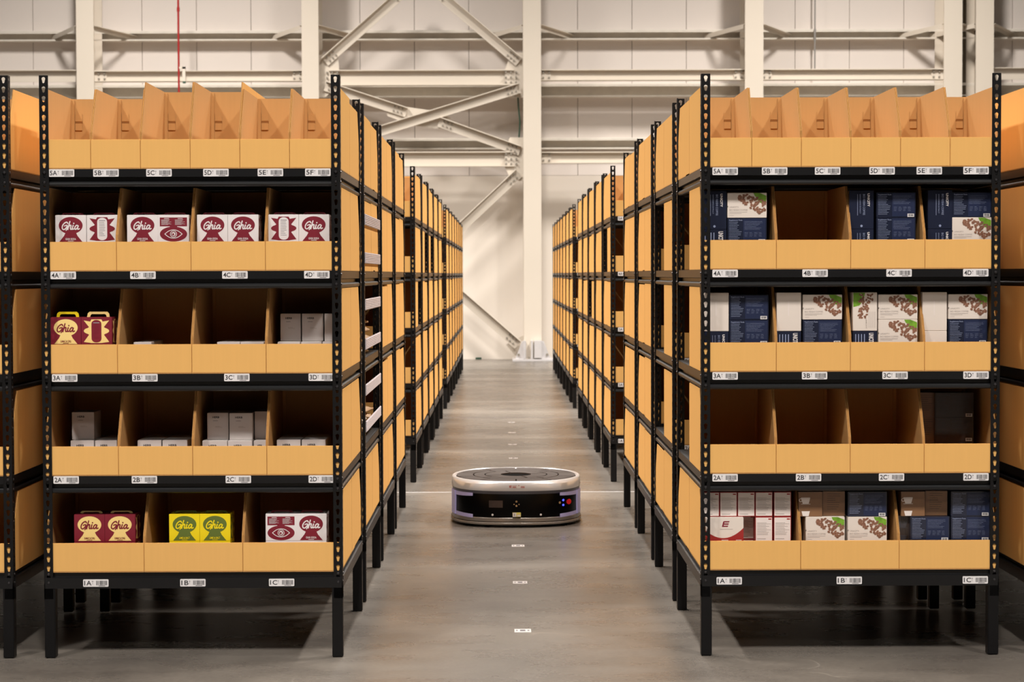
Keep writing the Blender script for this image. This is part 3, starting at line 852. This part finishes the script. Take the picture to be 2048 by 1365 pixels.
gbox(1, 508, 537, Y0 + .16, .095, 'upright grey carton on the right in bin 2C', zz(1), pr=False)
gbox(2, 561, 602, Y0 + .16, .094, 'upright dark grey carton on the left in bin 3D', zz(2))
gbox(2, 604, 647, Y0 + .15, .094, 'upright grey carton in the middle of bin 3D', zz(2))
gbox(2, 649, 668, Y0 + .14, .094, 'upright grey carton beside the corner post in bin 3D', zz(2), pr=False)

# coffee cartons
BW, BH, BDp = .1320, .0842, .105       # lying
def beans(f, W_, H_, seed, rot=False):
    r = random.Random(seed)
    T = (lambda a, b: (a * W_, b * H_)) if not rot else (lambda a, b: ((.98 - (1 - b) * .95), 0))
    def TT(a, b):                         # design in lying box: a right, b up; rotated: clockwise turn upward
        if not rot: return a * W_, b * H_
        return (b) * W_, (1.0 - (1 - a)) * H_
    lv = [[(.70, .99), (.82, .99), (.99, .88), (.99, .72), (.84, .76)], [(.72, .86), (.86, .90), (.99, .70), (.97, .55), (.80, .62)], [(.66, .99), (.76, .99), (.82, .80), (.70, .86)]]
    for P in lv: f.poly([TT(*p) for p in P], 'leaf', 1)
    if rot: k = .013
    else: k = .0
    for i in range(95):
        t = r.random(); cx = .28 + .68 * t; spread = .05 + .20 * math.sin(min(1, t * 1.2) * math.pi * .6)
        cy = .80 - .46 * t ** 1.4 + r.uniform(-spread, spread) * 1.2
        if cx > .97 or cy < .13 or cy > .97: continue
        a, b = TT(cx, cy); s_ = .0050; an = r.uniform(0, 3.14)
        f.ell(a, b, s_, s_ * .68, 'bean', 1.5 + .02 * i, 10, an)
        f.ell(a, b, s_ * .8, s_ * .14, 'bean_dark', 1.55 + .02 * i, 6, an)
def carton(kind):
    m = MB()
    lying = kind in ('coffee', 'bluefacts', 'dark')
    W_, H_ = (BW, BH) if lying else (.0820, .1300)
    if kind == 'bluefacts' or kind == 'coffee' or kind == 'dark': pass
    base = {'coffee': 'unicity_white', 'bluefacts': 'unicity_blue', 'blueside': 'unicity_blue', 'bluetop': 'unicity_blue', 'whiteside': 'unicity_white', 'beanside': 'unicity_white', 'dark': 'dark_carton'}[kind]
    m.bev(-W_ / 2, W_ / 2, 0, BDp, 0, H_, base, .0012)
    f = Face(m, (-W_ / 2, 0, 0))
    if kind == 'coffee':
        beans(f, W_, H_, 11)
        f.text('UNICITY', W_ * .05, H_ * .40, W_ * .24, H_ * .055, 'pale_print', 1, .01)
        f.text('BIO REISHI COFFEE', W_ * .05, H_ * .28, W_ * .46, H_ * .065, 'pale_print', 1)
        f.rect(W_ * .05, H_ * .22, W_ * .5, H_ * .235, 'pale_print'); f.rect(W_ * .05, H_ * .17, W_ * .36, H_ * .182, 'pale_print'); f.rect(W_ * .05, H_ * .09, W_ * .16, H_ * .10, 'pale_print')
        f.rect(W_ * .0, H_ * .42, W_ * .015, H_ * .48, 'ink_black')
    elif kind in ('bluefacts', 'dark'):
        if kind == 'dark': pr, pn = 'dark_carton_print', 'dark_carton'
        else: pr, pn = 'blue_print', 'blue_panel'
        f.rect(W_ * .40, H_ * .04, W_ * .97, H_ * .96, pn, 1)
        f.text('Supplement Facts', W_ * .04, H_ * .87, W_ * .34, H_ * .07, pr, 2, .015)
        f.lines(W_ * .04, H_ * .08, W_ * .37, H_ * .84, 12, pr, 2, .22, 4)
        f.lines(W_ * .43, H_ * .5, W_ * .93, H_ * .86, 7, pr, 2, .12, 6)
        for q in range(4): f.lines(W_ * (.44 + .12 * q), H_ * .22, W_ * (.53 + .12 * q), H_ * .42, 4, pr, 2, .12, q)
        f.rect(W_ * .79, H_ * .02, W_ * .96, H_ * .15, 'sticker_white', 2); f.barcode(W_ * .81, H_ * .05, W_ * .94, H_ * .13, 'ink_black', 9, 3)
    elif kind == 'blueside':
        f.text('UNICITY', W_ * .74, H_ * .92, H_ * .34, W_ * .10, 'carton_white', 1, .03, 0, True)
        f.text('BIO REISHI COFFEE', W_ * .56, H_ * .90, H_ * .54, W_ * .085, 'blue_print', 1, .0, 0, True)
        f.text('GANODERMA EXTRACT', W_ * .42, H_ * .90, H_ * .5, W_ * .05, 'blue_print', 1, 0, 0, True)
        f.rect(W_ * .33, H_ * .35, W_ * .345, H_ * .9, 'blue_print'); f.ell(W_ * .5, H_ * .08, .004, .004, 'blue_print')
    elif kind == 'bluetop':
        f.text('UNICITY', W_ * .66, H_ * .95, H_ * .30, W_ * .20, 'carton_white', 1, .03, 0, True)
        for q in range(4): f.rect(W_ * (.1 + .12 * q), H_ * .55, W_ * (.14 + .12 * q), H_ * .92, 'blue_print')
    elif kind == 'whiteside':
        f.rect(W_ * .46, H_ * .4, W_ * .50, H_ * .78, 'supplement_white')
    elif kind == 'beanside':
        r = random.Random(3)
        f.poly([(W_ * .02, H_ * .62), (W_ * .02, H_ * .99), (W_ * .3, H_ * .99), (W_ * .42, H_ * .80), (W_ * .28, H_ * .66)], 'leaf', 1)
        f.poly([(W_ * .3, H_ * .99), (W_ * .5, H_ * .99), (W_ * .46, H_ * .86)], 'leaf', 1)
        for i in range(60):
            t = r.random(); cx = .58 + r.uniform(-.32, .32) * (1 - .5 * t); cx -= .22 * t; cy = .95 - .62 * t
            s_ = .0046; an = r.uniform(0, 3.1)
            f.ell(cx * W_, cy * H_, s_, s_ * .68, 'bean', 1.5 + .02 * i, 10, an); f.ell(cx * W_, cy * H_, s_ * .8, s_ * .14, 'bean_dark', 1.55 + .02 * i, 6, an)
        f.text('UNICITY', W_ * .52, H_ * .32, H_ * .26, W_ * .07, 'pale_print', 1, .01, 0, True)
        for q in range(4): f.rect(W_ * (.66 + .08 * q), H_ * .08, W_ * (.675 + .08 * q), H_ * .5, 'pale_print')
    o = m.build('coffee_carton'); C.objects.unlink(o); return o
_ct = {}
def cart(kind):
    if kind not in _ct: _ct[kind] = carton(kind)
    return _ct[kind]
CG = 'coffee cartons on the nearest right rack'
def stack(lvl, px0, px1, items, Y=Y0 + .05, hh=BH):
    """items from the bottom up: (kind, label); width follows the kind"""
    z = SH[lvl] + EPS; x = (at(px0, 600, Y).x + at(px1, 600, Y).x) / 2
    for kind, lab in items:
        h = hh if kind in ('coffee', 'bluefacts', 'dark') else .1300
        put('coffee_carton', cart(kind), x, Y, z, lab, 'carton', CG); z += h + .0003
hid = 'coffee carton hidden behind a bin lip on the right rack'
st = stack
st(3, 1404.5, 1453, [('bluetop', 'lower dark blue upright carton beside the left corner post in bin 4A'), ('blueside', 'upper dark blue upright carton beside the left corner post in bin 4A')])
st(3, 1455, 1533, [('bluefacts', hid), ('bluefacts', 'blue facts-side carton under the white beans carton in bin 4A'), ('coffee', 'white coffee beans carton on top of the stack in bin 4A')])
st(3, 1697, 1746, [('whiteside', 'lower upright carton under the blue lettered one in bin 4C'), ], Y0 + .06) if 0 else None
st(3, 1698, 1747, [('blueside', 'lower blue upright carton on the left in bin 4C'), ('blueside', 'upper blue upright carton with vertical lettering in bin 4C')])
st(3, 1752, 1831, [('bluefacts', hid), ('bluefacts', 'blue facts-side carton in the middle row of bin 4C'), ('bluefacts', 'blue facts-side carton topmost in bin 4C')])
st(3, 1855, 1904, [('blueside', 'lower blue upright carton on the left in bin 4D'), ('blueside', 'upper blue upright carton with vertical lettering in bin 4D')])
st(3, 1904, 1982, [('bluefacts', hid), ('coffee', 'white coffee beans carton under the dark one in bin 4D'), ('bluefacts', 'dark blue facts-side carton topmost in bin 4D')])
st(2, 1408, 1458, [('blueside', 'lower blue upright carton under the white one in bin 3A'), ('whiteside', 'plain white upright carton beside the corner post in bin 3A')])
st(2, 1459, 1537, [('bluefacts', hid), ('bluefacts', 'lower blue facts-side carton in bin 3A'), ('bluefacts', 'topmost blue facts-side carton in bin 3A')])
st(2, 1553, 1603, [('bluetop', 'lower blue upright carton with lettering in bin 3B'), ('whiteside', 'plain white upright carton in bin 3B')])
st(2, 1606, 1684, [('bluefacts', hid), ('bluefacts', 'blue facts-side carton under the beans carton in bin 3B'), ('coffee', 'coffee beans carton topmost in bin 3B')])
st(2, 1705, 1755, [('bluetop', 'lower blue upright carton with lettering in bin 3C'), ('beanside', 'upright carton with beans and green leaf turned sideways in bin 3C')])
st(2, 1757, 1835, [('bluefacts', hid), ('coffee', 'lower bright coffee beans carton in bin 3C'), ('coffee', 'topmost shaded coffee beans carton in bin 3C')])
st(2, 1845, 1894, [('whiteside', 'lower plain white upright carton in bin 3D'), ('whiteside', 'upper plain white upright carton in bin 3D')])
st(2, 1897, 1975, [('bluefacts', hid), ('bluefacts', 'blue facts-side carton under the beans carton in bin 3D'), ('coffee', 'coffee beans carton topmost in bin 3D')])
st(1, 1872, 1948, [('dark', 'dark carton hidden at the base of the stack in bin 2D'), ('dark', 'lower black shrink-wrapped carton in shade in bin 2D'), ('dark', 'upper black shrink-wrapped carton in shade in bin 2D')], Y0 + .2)
st(0, 1612, 1691, [('coffee', hid), ('coffee', 'white coffee beans carton, left one in the lower row of bin 1B')])
st(0, 1697, 1775, [('coffee', hid), ('coffee', 'white coffee beans carton, right one in the lower row of bin 1B'), ('bluefacts', 'blue facts-side carton in the upper row of bin 1B')])
st(0, 1823, 1901, [('bluefacts', hid), ('bluefacts', 'blue facts-side carton, left one in the lower row of bin 1C')])
st(0, 1904, 1982, [('bluefacts', hid), ('bluefacts', 'blue facts-side carton, right one in the lower row of bin 1C'), ('bluefacts', 'dark blue facts-side carton in the upper row of bin 1C')])

# brown mug cartons
def mugbox(w_, mug, base='brown_carton'):
    m = MB(); m.bev(-w_ / 2, w_ / 2, 0, BDp, 0, BH, base, .0012); f = Face(m, (-w_ / 2, 0, 0))
    pc = 'supplement_white' if base == 'brown_carton' else 'dark_carton_print'
    if mug:
        a, b = w_ * .1, BH * .52
        f.poly([(a + .006, b), (a + .026, b), (a + .031, b + .018), (a + .031, b + .021), (a, b + .021), (a, b + .018)], pc, 1)
        f.ring(a - .001, b + .012, .006, .006, .002, pc, 1)
        f.rect(a, b - .002, a + .032, b - .0005, pc, 1)
        f.poly([(a + .006, BH * .02), (a + .026, BH * .02), (a + .030, BH * .22), (a + .002, BH * .22)], pc, 1)
    else:
        f.lines(w_ * .2, BH * .2, w_ * .8, BH * .9, 8, 'robot_plate', 1, .15, 2)
    o = m.build('mug_carton'); C.objects.unlink(o); return o
mA, mB_, mD = mugbox(.0805, True), mugbox(.0760, False), mugbox(.05, True, 'dark_carton')
def pm(o, px0, px1, lvl, layer, Y, lab):
    x = (at(px0, 1000, Y).x + at(px1, 1000, Y).x) / 2
    put('mug_carton', o, x, Y, SH[lvl] + EPS + layer * (BH + .0003), lab, 'carton', 'brown cartons with a mug picture')
for q, (a, b, lab) in enumerate(((1597, 1645, '1B'), (1802, 1850, '1C'))):
    pm(mA, a, b, 0, 2, Y0 + .055, 'brown carton with a white mug picture in the upper row of bin ' + lab)
    pm(mB_, a + 48, b + 45, 0, 2, Y0 + .07, 'plain brown carton beside the mug carton in bin ' + lab)
for L_ in (0, 1):
    pm(mB_, 1605, 1650, 0, L_, Y0 + .165, 'brown carton hidden behind the beans carton in bin 1B')
    pm(mB_, 1652, 1696, 0, L_, Y0 + .165, 'brown carton hidden behind the beans carton in bin 1B')
    pm(mB_, 1846, 1890, 0, L_, Y0 + .165, 'brown carton hidden behind the blue carton in bin 1C')
pm(mD, 1795, 1821, 0, 0, Y0 + .075, 'dark carton hidden at the base of bin 1C'); pm(mD, 1795, 1821, 0, 1, Y0 + .075, 'narrow dark carton with a mug picture at the left of bin 1C')
for L_ in (0, 1, 2):
    pm(mB_, 1838, 1866, 1, L_, Y0 + .22, ['dark brown carton hidden at the base of bin 2D', 'lower dark brown carton left in bin 2D', 'upper dark brown carton left in bin 2D'][L_])

# supplement cartons
def supp(w_=.0585):
    m = MB(); m.bev(-w_ / 2, w_ / 2, 0, .11, 0, BH, 'brick_red', .001); f = Face(m, (-w_ / 2, 0, 0))
    f.rect(.0018, .003, w_ - .0022, BH - .003, 'supplement_white', 1); f.lines(.006, .02, w_ - .006, BH - .02, 11, 'pale_print', 2, .3, 8)
    f.rect(w_ * .75, BH - .01, w_ - .004, BH - .006, 'brick_red', 2); f.rect(.006, .008, w_ * .6, .010, 'pale_print', 2)
    o = m.build('supplement_carton'); C.objects.unlink(o); return o
sp = supp()
for cI, (a, b) in enumerate(((1404.5, 1438.5), (1440, 1474), (1475.5, 1509.5), (1511, 1545), (1548, 1582))):
    for L_ in range(3):
        Y = Y0 + .12 if (L_ < 2 and cI < 3) else Y0 + .06
        x = (at(a, 1010, Y).x + at(b, 1010, Y).x) / 2
        pos = ordn[cI]
        lab = ('supplement carton hidden in the bottom layer of bin 1A', 'white red-edged supplement carton, %s from left, lower row of bin 1A' % pos if cI > 1 else
               'supplement carton hidden behind the red and white one in bin 1A', 'white red-edged supplement carton, %s from left, upper row of bin 1A' % pos)[L_]
        put('supplement_carton', sp, x, Y, SH[0] + EPS + L_ * (BH + .0003), lab, 'carton', 'supplement cartons in bin 1A')
m = MB(); w_ = .128; m.bev(-w_ / 2, w_ / 2, 0, .075, 0, BH, 'unicity_white', .001); f = Face(m, (-w_ / 2, 0, 0))
cur = [(w_ * t, BH * (.12 + .36 * (2 * t - 1) ** 2 * (1 if t > .5 else 1) + .1 * t)) for t in [i / 12 for i in range(13)]]
f.poly([(w_ * .0, BH * .01), (w_, BH * .01)] + [(a, b) for a, b in reversed(cur)], 'brick_red', 1)
for q in range(3):
    bb = BH * (.62 + .09 * q); sh_ = w_ * .018 * q
    f.poly([(w_ * .43 + sh_, bb), (w_ * .58 + sh_, bb), (w_ * .60 + sh_, bb + BH * .05), (w_ * .45 + sh_, bb + BH * .05)], 'maroon', 1)
f.poly([(w_ * .43, BH * .62), (w_ * .47, BH * .62), (w_ * .50, BH * .84), (w_ * .465, BH * .84)], 'maroon', 1.2)
f.rect(w_ * .38, BH * .52, w_ * .72, BH * .535, 'pale_print', 1); f.rect(w_ * .42, BH * .08, w_ * .6, BH * .1, 'carton_white', 2); f.rect(w_ * .8, BH * .08, w_ * .95, BH * .1, 'carton_white', 2)
o = m.build('supplement_carton'); C.objects.unlink(o)
Y = Y0 + .042; x = at(1487, 1060, Y).x - w_ / 2
for L_ in (0, 1):
    put('supplement_carton', o, x, Y, SH[0] + EPS + L_ * (BH + .0003), ('red and white carton hidden below the visible one in bin 1A', 'white carton with a sweeping red base and dark emblem in bin 1A')[L_], 'carton', 'supplement cartons in bin 1A')

# ------------------------------------------------------------------ white strips and packets on the second left rack
r = racks['L1']
for z in (SH[3] + .18, SH[3] + .03, SH[2] + .190, SH[2] + .035, SH[1] + .197, SH[1] + .053):
    m = MB(); m.bev(HW + .001, HW + .0045, .012, DP - .006, z, z + .044, 'strip_white', .001)
    for q in range(6): m.tube((HW + .0045, .014, z + .005 + q * .0068), (HW + .0045, DP - .008, z + .005 + q * .0068), .0016, 'strip_white', 6)
    o = m.build('side_strip', r); o['label'] = 'white ribbed side strip'
def packet(seed, w_, d, h, mt):
    rr = random.Random(seed); bm = bmesh.new(); bmesh.ops.create_grid(bm, x_segments=10, y_segments=10, size=.5)
    ext = bmesh.ops.extrude_face_region(bm, geom=bm.faces[:]); top = [v for v in ext['geom'] if isinstance(v, bmesh.types.BMVert)]
    ts = set(top); ph = [rr.uniform(0, 6) for _ in range(4)]
    for v in bm.verts:
        X, Y_ = v.co.x, v.co.y; e = max(0, (1 - (2 * X) ** 4)) * max(0, (1 - (2 * Y_) ** 4))
        wv = .22 * h * (math.sin(9 * X + ph[0]) * math.cos(7 * Y_ + ph[1]) + .5 * math.sin(19 * Y_ + 13 * X + ph[2]))
        v.co = Vector((X * w_, Y_ * d, (h * (.25 + .75 * e) if v in ts else 0) + (wv * e if v in ts else 0)))
    m = MB(); m.frombm(bm, mt); return m
pk = []
for lvl in (1, 2):
    zs = SH[lvl] + .001
    for s_ in range(3):
        zc = zs
        for q in range(5):
            h = random.uniform(.022, .032)
            m = packet(lvl * 50 + s_ * 10 + q, random.uniform(.19, .24), random.uniform(.17, .21), h, random.choice(('packet_brown', 'packet_pale', 'packet_brown')))
            rw = ['front', 'middle', 'rear'][s_]
            lay = ['bottom', 'second lowest', 'middle', 'second highest', 'topmost'][q]
            o = put('packet', m, XL + HW - .15 + random.uniform(-.01, .01), Y0 + PY + .17 + s_ * .25, zc, 'crumpled packet, %s of the %s pile, %s shelf behind white strips' % (lay, rw, LV[lvl]), 'packet',
                    'crumpled packets behind the white strips', random.uniform(-.12, .12))
            o.data.shade_smooth(); zc += h * 1.13
# ------------------------------------------------------------------ robot
RX, RY = .063, 10.49
rb = empty('warehouse_robot', (RX, RY, 0)); tag(rb, 'low round-topped silver and black transport robot driving in the aisle', 'robot')
def outline(R, hw, n=40, e=2.7):
    """rounded plan: half length R, half width hw, squareness e"""
    p = []
    for i in range(2 * n):
        t = 2 * math.pi * i / (2 * n) - math.pi / 2; c, q = math.cos(t), math.sin(t)
        p.append((hw * math.copysign(abs(c) ** (2 / e), c), R * math.copysign(abs(q) ** (2 / e), q)))
    return p
def loft(m, layers, mt, cap0=True, cap1=True):
    L_ = [[(x, y, q[0]) for x, y in outline(q[1], q[2], 40, q[3] if len(q) > 3 else 2.7)] for q in layers]; n = len(L_[0]); vs = sum(L_, []); fs = []
    for k in range(len(L_) - 1):
        for i in range(n): j = (i + 1) % n; fs.append((k * n + i, k * n + j, (k + 1) * n + j, (k + 1) * n + i))
    if cap0: fs.append(tuple(range(n))[::-1])
    if cap1: fs.append(tuple(range((len(L_) - 1) * n, len(L_) * n)))
    m.add(vs, fs, mt)
m = MB(); loft(m, [(.014, .386, .331), (.050, .386, .331), (.178, .384, .329), (.185, .380, .325)], 'robot_black'); m.build('body', rb, True)
m = MB(); loft(m, [(.186, .383, .328), (.1862, .390, .335), (.192, .392, .337, 2.65), (.220, .391, .336, 2.5), (.230, .388, .334, 2.3), (.234, .380, .328, 2.2), (.2345, .374, .322, 2.15), (.226, .368, .316, 2.1)], 'robot_silver', True, True); m.build('top_ring', rb, True)
m = MB(); loft(m, [(.170, .3855, .3305), (.1715, .387, .332), (.1858, .391, .336), (.1860, .383, .328)], 'robot_bevel', True, False); m.build('bevel_band', rb, True)
m = MB(); loft(m, [(.030, .386, .331), (.031, .392, .337), (.047, .390, .335), (.050, .386, .331)], 'robot_skirt', False, False); m.build('lower_band', rb, True)
m = MB(); loft(m, [(.0145, .390, .335), (.0150, .396, .341), (.0235, .396, .341), (.026, .392, .337), (.030, .386, .331)], 'robot_skirt', False, False); m.build('bumper', rb, True)
m = MB()
for sx in (-1, 1): m.tube((sx * .25 - .02, .0, .05), (sx * .25 + .02, .0, .05), .0495, 'rubber', 24)
for sx in (-1, 1):
    for sy in (-1, 1): m.tube((sx * .15 - .012, sy * .25, .022), (sx * .15 + .012, sy * .25, .022), .0215, 'rubber', 16)
m.build('wheel', rb, True)
# turntable plates
def sector(m, r0, r1, a0, a1, z0, z1, mt, clip=.309, n=10):
    lo, hi = [], []
    for i in range(n + 1):
        t = a0 + (a1 - a0) * i / n
        for R_, L_ in ((r0, lo), (r1, hi)): L_.append((R_ * .865 * math.cos(t), R_ * math.sin(t)))
    m.prism(lo + hi[::-1], z0, z1, mt, 'z')
m = MB(); sector(m, .0, .001, 0, 1, .2, .2001, 'robot_gap'); loft(m, [(.20, .366, .314, 2.1), (.2262, .366, .314, 2.1)], 'robot_gap'); m.build('turntable_base', rb)
zt0, zt1 = .2262, .2335
def plates(r0, r1, n, off, gap):
    for i in range(n):
        m = MB(); a0 = off + 2 * math.pi * i / n + gap / ((r0 + r1) / 2); a1 = off + 2 * math.pi * (i + 1) / n - gap / ((r0 + r1) / 2)
        sector(m, r0, r1, a0, a1, zt0, zt1, 'robot_plate'); m.build('turntable_plate', rb)
plates(.262, .360, 10, .31, .0045); plates(.192, .255, 4, .7, .0045); plates(.092, .185, 4, .35, .0045)
m = MB(); vs = [(.09 * math.cos(t), .09 * math.sin(t)) for t in [2 * math.pi * i / 32 for i in range(32)]]; m.prism(vs, .2262, .2275, 'rubber', 'z'); m.build('centre_hole', rb)
# parts on the curved front, placed by height and sideways offset
def fy(x, d=0): return -.386 * max(.0, 1 - min(1, abs(x) / .331) ** 2.7) ** (1 / 2.7) - d
def arc_strip(m, x0, x1, z0a, z1a, z0b, z1b, mt, d=.003, n=14):
    vs, fs = [], []
    for i in range(n + 1):
        t = i / n; x = x0 + (x1 - x0) * t; z0 = z0a + (z0b - z0a) * t; z1 = z1a + (z1b - z1a) * t
        for zz_, dd in ((z0, d), (z1, d), (z1, -.004), (z0, -.004)): vs.append((x, fy(x, dd), zz_))
        if i:
            o = 4 * (i - 1)
            for k in range(4): j = (k + 1) % 4; fs.append((o + k, o + j, o + 4 + j, o + 4 + k))
    fs += [(0, 1, 2, 3), tuple(4 * n + k for k in (3, 2, 1, 0))]
    m.add(vs, fs, mt)
for sg in (-1, 1):
    m = MB()
    arc_strip(m, sg * .322, sg * .222, .150, .1705, .158, .1730, 'lavender', .0065)
    arc_strip(m, sg * .322, sg * .222, .050, .0680, .046, .0640, 'lavender', .0065)
    vs, fs = [], []; NN = 16
    for i in range(NN + 1):
        y = -.195 + .125 * i / NN; xb = .331 * (1 - (abs(y) / .386) ** 2.7) ** (1 / 2.7); xo = xb + .0065
        for xx, zz_ in ((xo, .050), (xo, .1705), (xb - .004, .1705), (xb - .004, .050)): vs.append((sg * xx, y - (.003 if xx == xo else 0), zz_))
        if i:
            o = 4 * (i - 1)
            for k in range(4): j = (k + 1) % 4; fs.append((o + k, o + j, o + 4 + j, o + 4 + k))
    fs += [(0, 1, 2, 3), tuple(4 * NN + k for k in (3, 2, 1, 0))]
    m.add(vs, fs, 'lavender')
    m.build('light_strip', rb, True)
XZ = lambda zx, zy: ((zx - 975) * .000445, 1.285 - ((zy / 5.688 + 880) - 549) * (RY + fy((zx - 975) * .000445)) / F)
def knob(nm, zx, zy, r_, mt, dep=.006, lab=None, n=20):
    x, z = XZ(zx, zy); m = MB(); m.tube((x, fy(x, -.004), z), (x, fy(x, dep), z), r_, mt, n, r_ * .9); o = m.build(nm, rb, True)
    if lab: o['label'] = lab
knob('stop_button', 1578, 712, .0135, 'red_button', .016, 'red emergency stop button')
knob('indicator_light', 1513, 697, .0052, 'blue_led', .003, 'glowing blue indicator'); knob('indicator_light', 1513, 752, .0052, 'blue_led', .003, 'glowing blue indicator')
knob('key_switch', 1472, 725, .006, 'tan_plastic', .006)
knob('small_lamp', 702, 863, .0055, 'sticker_white', .004); knob('small_lamp', 1253, 863, .0055, 'sticker_white', .004)
for q, (zx, zy) in enumerate(((975, 712), (975, 762), (948, 745), (1004, 745))): knob('charging_contact', zx, zy, .0052 if q < 2 else .003, 'tan_plastic', .002)
m = MB(); x, z = XZ(740, 740); arc_strip(m, x - .035, x + .035, z - .018, z + .018, z - .018, z + .018, 'dark_carton', .001); m.build('rating_plate', rb)
m = MB(); x, z = XZ(978, 862); arc_strip(m, x - .021, x + .021, z - .0105, z + .0105, z - .0105, z + .0105, 'label_yellow', .0072)
f = Face(m, (x - .0205, fy(x, .0076), z - .0105)); f.rect(0, 0, .019, .021, 'sticker_white'); f.rect(.008, .004, .0095, .017, 'ink_black', 2); f.rect(.006, .009, .0115, .0105, 'ink_black', 2)
f.rect(.023, .002, .039, .011, 'sticker_white'); m.build('sticker', rb)
m = MB(); zc = .209; YY = -.3935
f = Face(m, (-.038, YY, zc - .008)); f.rect(0, 0, .083, .017, 'sticker_white')
for a, b, c, d in ((.002, .003, .006, .014), (.008, .002, .012, .015), (.016, .002, .040, .0035), (.016, .011, .040, .0125), (.018, .005, .036, .008), (.048, .012, .052, .016), (.060, .005, .080, .009), (.060, .001, .08, .0022)): f.rect(a, b, c, d, 'brick_red', 2)
o = m.build('warning_sticker', rb); o['label'] = 'white sticker with small red print'

# floor markers
for k in range(10):
    m = MB(); a, b = .030, .033; m.box(-a, a, -b, b, 0, .0008, 'sticker_white')
    f = Face(m, (-a, -b, .0008), (1, 0, 0), (0, 1, 0), (0, 0, 1))
    f.rect(.006, .02, .012, .046, 'ink_grey'); f.rect(.02, .016, .040, .05, 'ink_grey'); f.rect(.047, .02, .054, .046, 'ink_grey')
    f.rect(.022, .03, .038, .036, 'ink_black', 2)
    y = 7.17 + PY * k
    lab = 'small white floor marker in the aisle, %s from the camera' % ['nearest', 'second', 'third', 'fourth', 'fifth', 'sixth', 'seventh', 'eighth', 'ninth', 'tenth'][k]
    if k in (3, 4): continue
    tag(m.build('floor_marker', None, False, (.066, y, 0)), lab, 'floor marker', 'small white floor markers down the aisle')
m = MB(); m.bev(-.045, .045, -.02, .02, 0, .03, 'green_wire', .003)
p = at(957, 716, 30.2); tag(m.build('green_block', None, False, (p.x, 30.2, 0)), 'tiny dark green block at the foot of the back wall', 'block')
